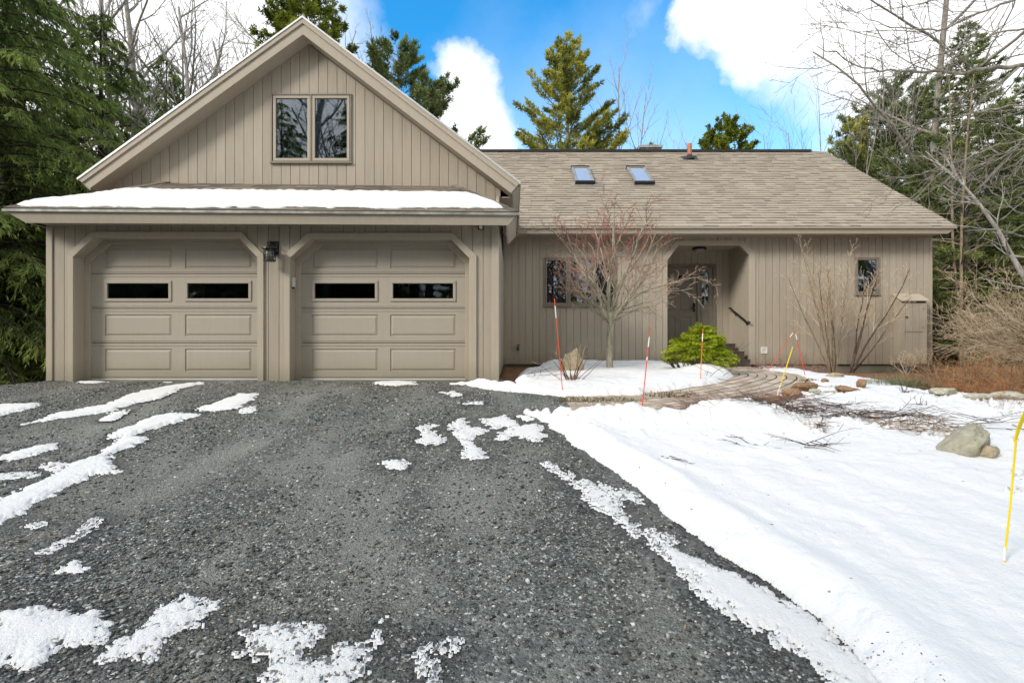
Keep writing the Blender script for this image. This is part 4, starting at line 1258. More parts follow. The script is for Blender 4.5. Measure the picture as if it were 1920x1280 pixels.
wet = np.clip(1 - (-sd_poly(Xd, Yd, field)) / .22, 0, 1) * .8
for poly, th, dirty, rough, rg in P:
    a = np.array(poly); m = (Xd > a[:, 0].min() - .4) & (Xd < a[:, 0].max() + .4) & (Yd > a[:, 1].min() - .4) & (Yd < a[:, 1].max() + .4)
    if m.any(): wet[m] = np.maximum(wet[m], np.clip(1 - (-sd_poly(Xd[m], Yd[m], poly)) / .16, 0, 1))
wet = np.clip(wet * (.5 + 1.1 * fbm(Xd * 4, Yd * 4, 71)), 0, 1)
TR_ = [[(600, 725), (520, 790), (420, 850), (300, 915), (150, 985), (0, 1060), (-150, 1130)], [(640, 730), (650, 800), (640, 880), (600, 960), (560, 1050), (500, 1170), (440, 1300)], [(790, 730), (820, 790), (850, 860), (880, 950), (900, 1060), (930, 1200), (960, 1330)],
       [(330, 725), (230, 780), (60, 850), (-120, 910)]]


def track_at(x, y):
    t = np.zeros(x.shape)
    for pl_ in TR_:
        q = PG(pl_); d = np.full(x.shape, 9.)
        for (ax, ay), (bx, by) in zip(q, q[1:]):
            ex, ey = bx - ax, by - ay; k = np.clip(((x - ax) * ex + (y - ay) * ey) / (ex * ex + ey * ey), 0, 1)
            d = np.minimum(d, np.hypot(x - ax - k * ex, y - ay - k * ey))
        t = np.maximum(t, np.exp(-(d / .24) ** 2))
    return np.clip(t * (.05 + 1.0 * sm(fbm(x * 1.7, y * 1.2, 81), .38, .66)), 0, 1) * (.35 + .65 * sm(y, 2.0, 4.2))


trk = track_at(Xd, Yd)
o = sheet('driveway', Xd, Yd, Zd - .012 * trk, sdd > -.12, M['gravel'], wet); tag(o, kind='structure')
_co = np.zeros(len(o.data.vertices) * 3, np.float32); o.data.vertices.foreach_get('co', _co); _co = _co.reshape(-1, 3)
_a = o.data.attributes.new('track', 'FLOAT', 'POINT'); _a.data.foreach_set('value', track_at(_co[:, 0], _co[:, 1]).astype(np.float32))

# --- loose chips of crushed stone
CH = np.array([(1, 0, -.1), (.3, .9, .05), (-.8, .6, -.05), (-.9, -.5, .1), (.2, -1, -.05), (.1, .1, .55), (.35, .3, .45), (0, 0, -.5)], float)
CF_ = np.array([(0, 1, 6), (1, 2, 5), (1, 5, 6), (2, 3, 5), (3, 4, 5), (4, 0, 5), (0, 6, 5), (1, 0, 7), (2, 1, 7), (3, 2, 7), (4, 3, 7), (0, 4, 7)])
n = 135000
yy = 1.3 + (7.2 - 1.3) * rs.random(n) ** 1.7
xx = (rs.random(n) * 2.5 - 1.25) * (yy + .3)
s_ = sd_poly(xx, yy, drive_poly)
on = (s_ > .02) & (np.abs(xx) < 12) & (sd_poly(xx, yy, field) < -.03)
# fewer chips in the compacted wheel tracks
on &= rs.random(n) < (.30 + .70 * sm(fbm(xx * 1.5, yy * .57, 61), .62, .42))
on &= rs.random(n) > .85 * track_at(xx, yy)
xx, yy = xx[on], yy[on]; n = len(xx)
# chips under the patches are buried
sz = (.003 + .007 * rs.random(n) ** 2.4 + .008 * (rs.random(n) > .988)) * (1 + .10 * yy)
ang = rs.random((n, 3)) * 2 * np.pi; ang[:, :2] = (rs.random((n, 2)) - .5) * .9
def rot(a):
    cx, sx_, cy, sy, cz, sz_ = np.cos(a[:, 0]), np.sin(a[:, 0]), np.cos(a[:, 1]), np.sin(a[:, 1]), np.cos(a[:, 2]), np.sin(a[:, 2])
    Rz = np.zeros((len(a), 3, 3)); Rx = Rz.copy(); Ry = Rz.copy()
    Rz[:, 0, 0] = cz; Rz[:, 0, 1] = -sz_; Rz[:, 1, 0] = sz_; Rz[:, 1, 1] = cz; Rz[:, 2, 2] = 1
    Rx[:, 0, 0] = 1; Rx[:, 1, 1] = cx; Rx[:, 1, 2] = -sx_; Rx[:, 2, 1] = sx_; Rx[:, 2, 2] = cx
    Ry[:, 1, 1] = 1; Ry[:, 0, 0] = cy; Ry[:, 0, 2] = sy; Ry[:, 2, 0] = -sy; Ry[:, 2, 2] = cy
    return Rx @ Ry @ Rz


zz = ground(xx, yy) + .004 + .0084 * np.sin((xx * .9 + yy * .55) * 1.9) * sm(yy, 0, 3) + .012 * (fbm(xx * 2.2, yy * 1.6, 21) - .5) + sz * .25 - .012 * track_at(xx, yy)
base = CH[None] * np.stack([sz * (.8 + .5 * rs.random(n)), sz * (.6 + .4 * rs.random(n)), sz * (.6 + .5 * rs.random(n))], 1)[:, None]
base = base + (rs.random((n, 8, 3)) - .5) * .35 * sz[:, None, None]
V = np.einsum('nij,nkj->nki', rot(ang), base) + np.stack([xx, yy, zz], 1)[:, None]
Fc = CF_[None] + (np.arange(n) * 8)[:, None, None]
tn = np.repeat(rs.random(n), 8)
o = npmesh('gravel', V.reshape(-1, 3), Fc.reshape(-1, 3), M['chip'], None, tn); tag(o, 'loose grey crushed stone chips scattered over the driveway', 'gravel', kind='stuff')

# --- paved walk
ctr = [(4.35, 11.02), (4.38, 10.0), (4.33, 9.1), (4.12, 8.25), (3.72, 7.5), (3.12, 6.88), (2.35, 6.42), (1.6, 6.08), (.95, 5.95), (.55, 5.95)]
hw_ = [.72, .76, .84, .92, .95, .92, .82, .70, .60, .55]
cp = np.array(ctr); seg = np.r_[0, np.cumsum(np.hypot(*np.diff(cp, axis=0).T))]
def cr(t):
    x = np.interp(t, seg, cp[:, 0]); y = np.interp(t, seg, cp[:, 1]); return x, y
ts = np.linspace(0, seg[-1], 400); cx_, cy_ = cr(ts)
ker = np.ones(41) / 41
cx_ = np.convolve(np.r_[[cx_[0]] * 20, cx_, [cx_[-1]] * 20], ker, 'valid'); cy_ = np.convolve(np.r_[[cy_[0]] * 20, cy_, [cy_[-1]] * 20], ker, 'valid')
tx_, ty_ = np.gradient(cx_), np.gradient(cy_); tl = np.hypot(tx_, ty_); nx_, ny_ = -ty_ / tl, tx_ / tl
def pw_(t, v):
    i = np.clip(t / seg[-1] * 399, 0, 399); h = np.interp(t, seg, hw_)
    f = lambda a: np.interp(i, np.arange(400), a)
    x = f(cx_) + f(nx_) * v * h; y = f(cy_) + f(ny_) * v * h
    return x, y
pv = MB()
rows_ = 14
for r in range(rows_):
    v0 = -1 + 2 * r / rows_; v1 = -1 + 2 * (r + 1) / rows_; t = -rnd.random() * .2
    while t < seg[-1]:
        ln = rnd.choice((.15, .20, .24)) * (1 + .25 * (v0 > 0) * -1)
        t2 = t + ln; a = max(0, t); b = min(t2 - .008, seg[-1])
        if b - a > .03:
            g_ = .008 / .7
            q = [pw_(a, v0 + g_), pw_(b, v0 + g_), pw_(b, v1 - g_), pw_(a, v1 - g_)]
            zc = [gz(float(x), float(y)) for x, y in q]; up = .016 + rnd.random() * .004
            top = [(float(x), float(y), z + up) for (x, y), z in zip(q, zc)]; bot = [(x, y, z - .03) for x, y, z in top]
            pv.add(top + bot, [(0, 1, 2, 3), (0, 4, 5, 1), (1, 5, 6, 2), (2, 6, 7, 3), (3, 7, 4, 0)], rnd.random())
        t = t2
o = pv.build('paved_path', M['paver'], None); tag(o, kind='structure')
T_, V_ = np.meshgrid(np.linspace(0, seg[-1], 160), np.linspace(-1.05, 1.05, 14))
Xp, Yp = pw_(T_, V_)
o = sheet('path_bed', Xp, Yp, ground(Xp, Yp) + .009, np.ones_like(Xp, bool), M['joint']); tag(o, kind='structure')
# ---------------------------------------------------------------- growing things
def tubes(P0, P1, R0, R1, n=4):
    P0, P1 = np.asarray(P0, float), np.asarray(P1, float); R0, R1 = np.asarray(R0, float), np.asarray(R1, float)
    D = P1 - P0; L = np.linalg.norm(D, axis=1, keepdims=True) + 1e-9; D = D / L
    up = np.where(np.abs(D[:, 2:3]) < .9, np.array([[0, 0, 1.]]), np.array([[1., 0, 0]]))
    A = np.cross(D, up); A /= np.linalg.norm(A, axis=1, keepdims=True) + 1e-9; B = np.cross(D, A)
    t = 2 * np.pi * np.arange(n) / n
    off = A[:, None] * np.cos(t)[None, :, None] + B[:, None] * np.sin(t)[None, :, None]
    V = np.concatenate([P0[:, None] + off * R0[:, None, None], P1[:, None] + off * R1[:, None, None]], 1)
    k = np.arange(n); q = np.stack([k, (k + 1) % n, (k + 1) % n + n, k + n], 1)
    Fq = q[None] + (np.arange(len(P0)) * 2 * n)[:, None, None]
    return V.reshape(-1, 3), Fq.reshape(-1, 4)


def blades(P, D, L, Wd, rg):
    """thin kite-shaped leaves"""
    n = len(P); r = rg.normal(size=(n, 3)); S = np.cross(D, r); S /= np.linalg.norm(S, axis=1, keepdims=True) + 1e-9
    L = L[:, None]; Wd = Wd[:, None]
    V = np.stack([P, P + D * L * .45 + S * Wd * .5, P + D * L, P + D * L * .45 - S * Wd * .5], 1)
    return V.reshape(-1, 3), np.arange(4 * n).reshape(n, 4)


class Skel:
    def __init__(s): s.a = []; s.b = []; s.ra = []; s.rb = []; s.lev = []

    def seg(s, a, b, ra, rb, lev): s.a.append(a); s.b.append(b); s.ra.append(ra); s.rb.append(rb); s.lev.append(lev)


def unit(v):
    return v / (np.linalg.norm(v) + 1e-9)


def grow(sk, rg, p, d, L, r, lev, prm):
    """one limb and everything on it; prm[lev] = (segments, wobble, up pull, children, child angle, child length, start, end radius share)"""
    ns, wob, upp, nch, ang, cl, st, tip = prm[lev]
    pts = [p]; dirs = []; rr = [r]
    for i in range(ns):
        d = unit(d + rg.normal(size=3) * wob + np.array([0, 0, upp]))
        p = p + d * L / ns; pts.append(p); dirs.append(d); rr.append(r * (1 - (1 - tip) * (i + 1) / ns))
        sk.seg(pts[-2], p, rr[-2], rr[-1], lev)
    if lev + 1 >= len(prm): return
    nc = int(round(nch * (.8 + .4 * rg.random())))
    off = rg.random() * 6.28
    for c in range(nc):
        t = st + (1 - st) * (c + rg.random() * .8) / nc; t = min(t, .999)
        i = int(t * ns); f = t * ns - i
        q = pts[i] * (1 - f) + pts[i + 1] * f; dd = dirs[i]
        a = off + c * 2.4 + rg.normal() * .3
        u = unit(np.cross(dd, [0.13, .3, 1.0])); v = np.cross(dd, u)
        an = R(ang) * (.75 + .5 * rg.random())
        nd_ = unit(dd * math.cos(an) + (u * math.cos(a) + v * math.sin(a)) * math.sin(an))
        ln = L * cl * (.6 + .7 * rg.random()) * (1.15 - .75 * t if lev == 0 else 1.1 - .5 * t)
        rc = min(rr[i] * .62, (rr[i] * (1 - f) + rr[i + 1] * f) * .85) * (.75 + .3 * rg.random())
        grow(sk, rg, q, nd_, ln, rc, lev + 1, prm)


def skel_obj(sk, name, mat, parent, levs, sides=(8, 6, 4, 3, 3, 3), tone=None, rmin=0.0, smooth=True):
    lev = np.array(sk.lev); m = np.isin(lev, levs)
    if not m.any(): return None
    A = np.array(sk.a)[m]; B = np.array(sk.b)[m]; RA = np.maximum(np.array(sk.ra)[m], rmin); RB = np.maximum(np.array(sk.rb)[m], rmin * .7); lv = lev[m]
    Vs = []; Fs = []; n0 = 0
    for l in sorted(set(lv)):
        k = lv == l; V, Fq = tubes(A[k], B[k], RA[k], RB[k], sides[min(l, len(sides) - 1)])
        Vs.append(V); Fs.append(Fq + n0); n0 += len(V)
    V = np.concatenate(Vs)
    tn = None
    if tone is not None: tn = np.full(len(V), tone) if np.isscalar(tone) else np.repeat(tone, 1)
    return npmesh(name, V, np.concatenate(Fs), mat, parent, tn, smooth)


def bare_tree(loc, h, r, label, seed, prm, mat='bark_grey', twig=None, cat='tree', name='bare_tree', group=None, lean=(0, 0), split=1, rmin=.004, z=None):
    rg = np.random.default_rng(seed)
    x, y = loc; z0 = gz(x, y) - .05 if z is None else z
    e = empty(name, (x, y, z0), label, cat, group)
    sk = Skel(); p = np.array([x, y, z0]); d = unit(np.array([lean[0], lean[1], 1.0]))
    grow(sk, rg, p, d, h, r, 0, prm)
    skel_obj(sk, 'trunk', M[mat], e, list(range(split)))
    skel_obj(sk, 'branches', M[twig or mat], e, list(range(split, len(prm))), rmin=rmin)
    return e


def conifer_parts(seed, h, r0, Rr, zb, nb, style, dens=1.0, bl=.12, bw=.02, open_=0.0, dead=0):
    rg = np.random.default_rng(seed)
    S = Skel(); P = []; D = []; L_ = []; T = []
    # trunk
    n = 14; wob = np.cumsum(rg.normal(size=(n + 1, 2)) * .012 * h / n, 0)
    tp = [np.array([wob[i, 0], wob[i, 1], h * i / n]) for i in range(n + 1)]
    for i in range(n): S.seg(tp[i], tp[i + 1], r0 * (1 - .95 * i / n), r0 * (1 - .95 * (i + 1) / n), 0)
    for k in range(dead):
        z = rg.random() * zb * .95 + .3; az = rg.random() * 6.28; Ld = Rr * (.15 + .45 * rg.random())
        c = np.array([math.cos(az), math.sin(az), -.1 + .3 * rg.normal() * .3]); a = np.array([0, 0, z])
        m = a + c * Ld * .5; S.seg(a, m, .014, .009, 2); b = m + (c + rg.normal(size=3) * .3) * Ld * .5; S.seg(m, b, .009, .003, 2)
        for _ in range(3):
            q = a + (b - a) * (.3 + .6 * rg.random()); S.seg(q, q + rg.normal(size=3) * Ld * .2, .005, .002, 2)
    for k in range(nb):
        f = (k + rg.random()) / nb
        t = f ** (1.05)
        z = zb + (h * .985 - zb) * t
        az = k * 2.399 + rg.normal() * .35
        if style == 'pine':
            prof = (1 - t) ** .75 * (.55 + .6 * rg.random()) + .06; e0, e1 = .10 + .45 * t, .30
        elif style == 'spruce':
            prof = (1 - t) ** .85 * (.75 + .35 * rg.random()) + .03; e0, e1 = -.05 + .55 * t, -.12 + .25 * t
        elif style == 'hemlock':
            prof = (1 - t) ** .7 * (.6 + .5 * rg.random()) + .05; e0, e1 = .18 + .3 * t, -.50
        else:  # round
            prof = math.sqrt(max(0, 1 - (2 * t - .75) ** 2 / 1.6)) * (.6 + .5 * rg.random()) * (1.1 - t) ** .4; e0, e1 = .35 + .3 * t, .25
        if rg.random() < open_: continue
        Lb = Rr * prof
        if Lb < .12: Lb = .12
        c, s = math.cos(az), math.sin(az)
        base = np.array([np.interp(z, [q[2] for q in tp], [q[0] for q in tp]), np.interp(z, [q[2] for q in tp], [q[1] for q in tp]), z])
        ns = 7; sd = rg.normal() * .25
        def bp(u):
            u = np.asarray(u, float)
            return base + np.stack([(c * u - s * sd * u * u) * Lb, (s * u + c * sd * u * u) * Lb, (e0 * u + e1 * u * u) * Lb], -1)
        us = np.linspace(0, 1, ns + 1); bpz = bp(us); rb = max(.006, .030 * Lb / 2.5 * (1.3 if style == 'pine' else 1))
        for i in range(ns): S.seg(bpz[i], bpz[i + 1], rb * (1 - .85 * i / ns), rb * (1 - .85 * (i + 1) / ns), 1)
        tone_b = np.clip(rg.normal(.45, .22), 0, 1)
        m = int(max(6, Lb * 13 * dens))
        lo = {'pine': .38, 'spruce': .12, 'hemlock': .12, 'round': .45}[style]
        ut = lo + (1 - lo) * rg.random(m) ** .8
        q = bp(ut); tg = bp(np.minimum(ut + .03, 1.03)) - q; tg /= np.linalg.norm(tg, axis=1, keepdims=True) + 1e-9
        side = np.where(rg.random(m) < .5, -1, 1); an = R(55) * (.5 + .7 * rg.random(m))
        lat = np.stack([-tg[:, 1], tg[:, 0], np.zeros(m)], 1) * side[:, None]
        td = tg * np.cos(an)[:, None] + lat * np.sin(an)[:, None]
        if style == 'pine': td[:, 2] += .35 * rg.random(m)
        elif style == 'hemlock': td[:, 2] -= .25 + .35 * rg.random(m)
        elif style == 'spruce': td[:, 2] -= .22 * rg.random(m)
        else: td += rg.normal(size=(m, 3)) * .4; td[:, 2] += .3
        td /= np.linalg.norm(td, axis=1, keepdims=True)
        tl = (Lb * .30 * (1.15 - ut) + .10) * (.6 + .7 * rg.random(m))
        for i in range(0, m): S.seg(q[i], q[i] + td[i] * tl[i] * .9, .006, .002, 2)
        nbld = int({'pine': 15, 'spruce': 15, 'hemlock': 16, 'round': 20}[style])
        v = rg.random((m, nbld)) ** (.6 if style in ('pine', 'round') else .9)
        pp = q[:, None] + td[:, None] * (v * tl[:, None])[..., None]
        if style == 'hemlock':
            pp[..., 2] -= (v ** 2 * tl[:, None]) * .35
        sp = {'pine': .75, 'spruce': .55, 'hemlock': .42, 'round': .8}[style]
        dd = td[:, None] + rg.normal(size=(m, nbld, 3)) * sp
        if style == 'hemlock': dd[..., 2] -= .55
        if style == 'pine': dd[..., 2] += .25
        dd /= np.linalg.norm(dd, axis=-1, keepdims=True)
        P.append(pp.reshape(-1, 3)); D.append(dd.reshape(-1, 3)); L_.append((bl * (.6 + .8 * rg.random(m * nbld))))
        T.append(np.clip(np.repeat(tone_b + rg.normal(size=m) * .16, nbld) + rg.normal(size=m * nbld) * .10 + .15 * (v.reshape(-1) - .5), 0, 1))
    P = np.concatenate(P); D = np.concatenate(D); L_ = np.concatenate(L_); T = np.concatenate(T)
    V, Fq = blades(P, D, L_, bw * (.7 + .6 * rg.random(len(P))), rg)
    return S, V, Fq, np.repeat(T, 4)


def conifer(loc, label, seed, h, r0, Rr, zb, nb, style, leafmat, dens=1.0, bl=.12, bw=.02, name='conifer', group=None, cat='tree', bark='bark_dark', z=None, open_=0, dead=0, rz=0):
    x, y = loc; z0 = gz(x, y) - .1 if z is None else z
    e = empty(name, (x, y, z0), label, cat, group); e.rotation_euler.z = 0
    S, V, Fq, T = conifer_parts(seed, h, r0, Rr, zb, nb, style, dens, bl, bw, open_, dead)
    off = np.array([x, y, z0])
    if rz:
        c, s = math.cos(rz), math.sin(rz); Rm = np.array([[c, -s, 0], [s, c, 0], [0, 0, 1]])
        V = V @ Rm.T; S.a = [Rm @ q for q in S.a]; S.b = [Rm @ q for q in S.b]
    S.a = [q + off for q in S.a]; S.b = [q + off for q in S.b]
    skel_obj(S, 'trunk', M[bark], e, [0], (10,)); skel_obj(S, 'limbs', M[bark], e, [1, 2], (8, 5, 3))
    npmesh('crown', V + off, Fq, M[leafmat], e, T)
    return e


def recopy(src, loc, label, rz, sc, group=None, z=None, sz=None):
    c = copy_tree(src); x, y = loc
    c.location = (x, y, gz(x, y) - .1 if z is None else z); c.rotation_euler.z = rz; c.scale = (sc, sc, sz or sc)
    c['label'] = label
    if group: c['group'] = group
    return c


def clump(name, loc, label, cat, n, rad, h, mat, seed, r=.003, lean=.5, curve=.3, seg=4, z=None, group=None, part='stems', branch=0, flat=1.0, hv=.4, up=1.0, dome=False):
    rg = np.random.default_rng(seed); x, y = loc; z0 = gz(x, y) if z is None else z
    e = empty(name, (x, y, z0), label, cat, group)
    az = rg.random(n) * 6.283; rr = rad * np.sqrt(rg.random(n))
    p = np.stack([x + rr * np.cos(az), y + rr * np.sin(az) * flat, np.full(n, z0 - .02)], 1)
    out = np.stack([np.cos(az) * rr / max(rad, .01), np.sin(az) * rr / max(rad, .01), np.zeros(n)], 1)
    d = out * lean + rg.normal(size=(n, 3)) * .22 * (lean + .3) + np.array([0, 0, up]); d[:, 2] = np.abs(d[:, 2]) + .05
    d /= np.linalg.norm(d, axis=1, keepdims=True)
    Ls = h * (1 - hv + hv * 1.2 * rg.random(n))
    if dome: Ls = Ls * np.sqrt(1 - .8 * (rr / rad) ** 2)
    cv = rg.normal(size=(n, 3)) * curve; cv[:, 2] -= curve * .8
    A = []; B = []; RA = []; RB = []; T = []
    tn = np.clip(rg.normal(.5, .25, n), 0, 1)
    prev = p; dd = d.copy()
    for i in range(seg):
        dd = dd + cv / seg; dd /= np.linalg.norm(dd, axis=1, keepdims=True)
        nx = prev + dd * (Ls / seg)[:, None]
        A.append(prev); B.append(nx); RA.append(np.full(n, r * (1 - .8 * i / seg))); RB.append(np.full(n, r * (1 - .8 * (i + 1) / seg))); T.append(tn)
        if branch and i > 0:
            for b in range(branch):
                bd = dd + rg.normal(size=(n, 3)) * .6; bd /= np.linalg.norm(bd, axis=1, keepdims=True)
                s0 = prev + (nx - prev) * rg.random(n)[:, None]; bl_ = Ls * (.12 + .2 * rg.random(n))
                A.append(s0); B.append(s0 + bd * bl_[:, None]); RA.append(np.full(n, r * .55)); RB.append(np.full(n, r * .2)); T.append(np.clip(tn + .15, 0, 1))
        prev = nx
    V, Fq = tubes(np.concatenate(A), np.concatenate(B), np.concatenate(RA), np.concatenate(RB), 3)
    npmesh(part, V, Fq, M[mat], e, np.repeat(np.concatenate(T), 6))
    return e


# ================================================================= left side: hemlocks by the garage
HL = []
spots = [((-10.5, 10.3), 11.5, 3.1, .16, 'nearest tall hemlock with a dark trunk left of the garage'),
         ((-12.6, 9.4), 12.5, 3.4, .19, 'hemlock at the left edge of the photo, its feathery sprays hanging furthest forward'),
         ((-13.2, 12.6), 13.5, 3.6, .2, 'hemlock in the second row, left of the gable roof tip')]
h1 = conifer(spots[0][0], spots[0][4], 11, 11.5, .19, 3.0, .6, 190, 'hemlock', 'hemlock', 1.5, .14, .022, 'hemlock_tree', 'hemlocks left of the garage', dead=30)
h2 = conifer(spots[1][0], spots[1][4], 12, 12.5, .20, 3.5, 1.0, 190, 'hemlock', 'hemlock', 1.4, .15, .024, 'hemlock_tree', 'hemlocks left of the garage', dead=30)
recopy(h1, (-12.9, 13.0), 'hemlock in the second row, seen between the two front hemlocks', 2.0, 1.25, z=-.8)
recopy(h2, (-10.9, 13.6), 'hemlock directly behind the left tip of the gable roof', 1.1, .82, z=-.8)
recopy(h1, (-16.5, 15.5), 'far hemlock at the left edge, behind the front row', 4.0, 1.35, z=-.8)
recopy(h2, (-11.8, 17.5), 'far slim hemlock standing left of the bare trees behind the garage', 3.0, .78, z=-.8, sz=.9)
# low young evergreen thicket beneath them
yg = conifer((-8.6, 10.6), 'low bushy young hemlock against the left corner of the garage', 21, 3.2, .05, 1.6, .1, 70, 'hemlock', 'hemlock', 1.2, .12, .02, 'young_hemlock', 'young hemlocks left of the garage', z=-.7)
recopy(yg, (-10.2, 12.4), 'young hemlock under the big hemlocks, behind the garage wall', 2, 1.1, z=-.8)
recopy(yg, (-11.4, 11.3), 'young hemlock to the left of the dark trunk', 4, .9, z=-.8)
recopy(yg, (-9.3, 9.0), 'small hemlock bush at the edge of the driveway by the garage', 1, .45, z=-.6)
recopy(yg, (-13.6, 15.5), 'distant young hemlock low among the trunks at left', 5, 1.3, z=-.8)
recopy(yg, (-16.5, 12.5), 'young hemlock at the far left edge of the photo', .6, 1.4, z=-.8)

# ================================================================= bare hardwoods behind the garage
PRM_T = [(12, .035, .02, 13, 42, .42, .22, .25), (7, .10, .06, 8, 38, .42, .15, .3), (5, .13, .05, 6, 36, .5, .2, .35), (4, .15, .04, 3, 32, .5, .2, .5)]
PRM_S = [(12, .03, .02, 15, 30, .34, .20, .2), (6, .09, .10, 7, 30, .42, .15, .3), (4, .11, .08, 4, 30, .5, .2, .4)]
t1 = bare_tree((-14.2, 19.5), 17, .24, 'tall bare hardwood with a forked pale trunk left of the gable peak', 31, PRM_T, 'bark_grey', name='bare_hardwood', group='bare trees behind the garage', rmin=.006)
s0 = None
t2 = bare_tree((-10.6, 21.0), 18, .20, 'bare grey tree with arching limbs just left of the gable slope', 32, PRM_T, 'bark_pale', name='bare_hardwood', group='bare trees behind the garage', rmin=.006, lean=(.05, 0))
recopy(t1, (-17.8, 19.0), 'leaning bare tree among the hemlocks in the upper left', 2.2, .85)
recopy(t2, (-15.8, 23.5), 'thin bare tree furthest back at upper left', 1.2, .9)
recopy(t1, (-8.2, 25.0), 'bare tree whose crown spreads behind the left roof slope', 4.1, .85)
recopy(t2, (-12.6, 26), 'bare tree between the forked trunk and the roof slope', 3.1, .95)
b1 = bare_tree((-5.2, 22.0), 11.8, .10, 'slender bare tree rising right behind the gable peak on the right', 34, PRM_S, 'bark_grey', name='bare_sapling', group='slender bare trees behind the garage', rmin=.005)
recopy(b1, (-6.6, 24.0), 'slender bare tree behind the right gable slope, tall and upright', 1.0, 1.15)
recopy(b1, (-4.0, 23.0), 'slender bare tree in front of the dark pine beside the gable', 2.0, .85)

recopy(t2, (-12.9, 17.0), 'bare grey tree nearest the hemlocks with limbs crossing the white sky', 5.1, .78)
recopy(t2, (-9.6, 16.2), 'pale bare tree with crossing limbs right of the hemlocks', 2.6, .7)
recopy(t1, (-15.6, 15.2), 'bare trunk half hidden inside the upper left hemlocks', 5.5, .8)
recopy(b1, (-9.2, 18.0), 'slender bare tree low behind the left gable slope', .4, .95)
recopy(b1, (-11.4, 17.6), 'slender bare tree against the white cloud at upper left', 3.4, 1.05)
recopy(b1, (-7.9, 19.5), 'slender bare tree close to the cedar left of the peak', 4.4, 1.2)
# evergreens behind the gable
c1 = conifer((-11.2, 19.0), 'dark evergreen showing above the left roof slope of the gable', 41, 10.4, .14, 2.8, 2.0, 110, 'hemlock', 'spruce', 1.0, .17, .035, 'evergreen_tree', 'evergreens behind the gable')
recopy(c1, (-8.9, 18.6), 'second dark evergreen, lower, touching the left roof slope', 2.0, .93)
c2 = conifer((-7.0, 17.4), 'yellow green cedar standing behind the gable peak', 42, 14.5, .15, 2.1, 4.0, 170, 'round', 'cedar', 1.7, .12, .035, 'cedar_tree')
p2 = conifer((-4.5, 20.5), 'dark pine right of the gable with layered drooping boughs', 43, 12.6, .17, 4.3, 3.0, 130, 'pine', 'spruce', 2.0, .16, .034, 'pine_tree', bark='bark_grey')
# the big central pine
p1 = conifer((2.4, 22.5), 'large yellow green white pine standing behind the middle of the ridge', 44, 14.0, .19, 3.3, 4.2, 150, 'pine', 'pine', 1.7, .17, .036, 'white_pine', bark='bark_grey', open_=.06)
# bare birches right of it
bb = bare_tree((5.45, 25.5), 14.2, .10, 'slender bare birch just right of the white pine', 35, PRM_S, 'bark_pale', name='bare_birch', group='bare birches behind the ridge', rmin=.005)
recopy(bb, (6.7, 26.5), 'bare birch, second to the right of the white pine', 1.5, .95)
recopy(bb, (8.1, 26.0), 'short bare birch above the ridge vent box', 2.9, .78)
recopy(bb, (9.3, 27.0), 'thin bare birch between the vent box and the copper pipe', 4.0, .80)
c3 = conifer((10.25, 24.5), 'round-topped dark green conifer beyond the ridge right of the vent pipe', 45, 11.5, .16, 2.0, 5.5, 110, 'round', 'cedar', 1.9, .12, .045, 'conifer', open_=.05)
# thicket behind the right end of the ridge
PRM_B = [(8, .05, .03, 16, 30, .5, .05, .2), (6, .10, .07, 8, 30, .45, .1, .3), (4, .12, .06, 4, 30, .5, .2, .4)]
s1 = bare_tree((12.6, 24.0), 10.8, .05, 'pale leafless sapling just right of the round conifer', 51, PRM_B, 'bark_grey', name='bare_sapling', group='leafless saplings beyond the right end of the ridge', rmin=.005)
for i, (lx, ly, sc, lb) in enumerate(((13.6, 23.5, .98, 'leafless sapling, second right of the round conifer'), (14.6, 24.0, 1.06, 'leafless sapling over the right end of the ridge'), (15.2, 22.5, 1.1, 'tall leafless sapling at the top of the sloping roof edge'),
                                      (16.2, 22.6, 1.05, 'leafless sapling in front of the yellow pine at right'), (15.6, 20.6, .9, 'leafless sapling close behind the sloping right roof edge'), (17.6, 21.5, .98, 'leafless sapling left of the tall grey trunk'),
                                      (16.9, 19.4, .8, 'short leafless sapling low behind the roof edge'))):
    recopy(s1, (lx, ly), lb, i * 1.3 + .5, sc)
p3 = conifer((16.4, 24.5), 'yellow green pine behind the right slope of the roof', 46, 11.4, .16, 3.0, 2.5, 120, 'pine', 'pine', 1.6, .17, .036, 'pine_tree', bark='bark_grey')
recopy(p3, (14.3, 25.8), 'smaller dull pine left of the yellow green pine', 2.5, .86)
# tall bare tree and the spruces at the right
tr_ = bare_tree((14.1, 17.4), 17, .145, 'tall grey bare tree with a straight trunk right of the roof', 37, [(12, .02, .02, 16, 55, .34, .18, .3), (7, .09, .04, 8, 38, .42, .15, .3), (5, .13, .05, 5, 36, .5, .2, .35), (3, .15, .04, 2, 32, .5, .2, .5)],
                'bark_grey', name='bare_hardwood', rmin=.005)
sp1 = conifer((14.6, 16.4), 'tall narrow spruce with a pointed top at the upper right', 47, 11.0, .12, 2.8, 1.4, 175, 'spruce', 'spruce', 1.7, .12, .028, 'spruce_tree', 'spruces right of the house', bark='bark_grey', dead=60, open_=.06)
recopy(sp1, (17.8, 17.8), 'spruce at the right edge of the photo, its top hidden by bare boughs', 1.3, .92)
recopy(sp1, (12.1, 16.6), 'spruce low behind the right end of the house wall', 2.6, .66)
recopy(sp1, (16.6, 20.5), 'dark spruce in the back row between the tall trunk and the pointed spruce', 3.9, .85)
recopy(sp1, (15.4, 13.9), 'spruce with green boughs at the far right edge', 5.0, .62)
recopy(sp1, (20.5, 21.5), 'distant spruce at the right edge', .7, 1.0)
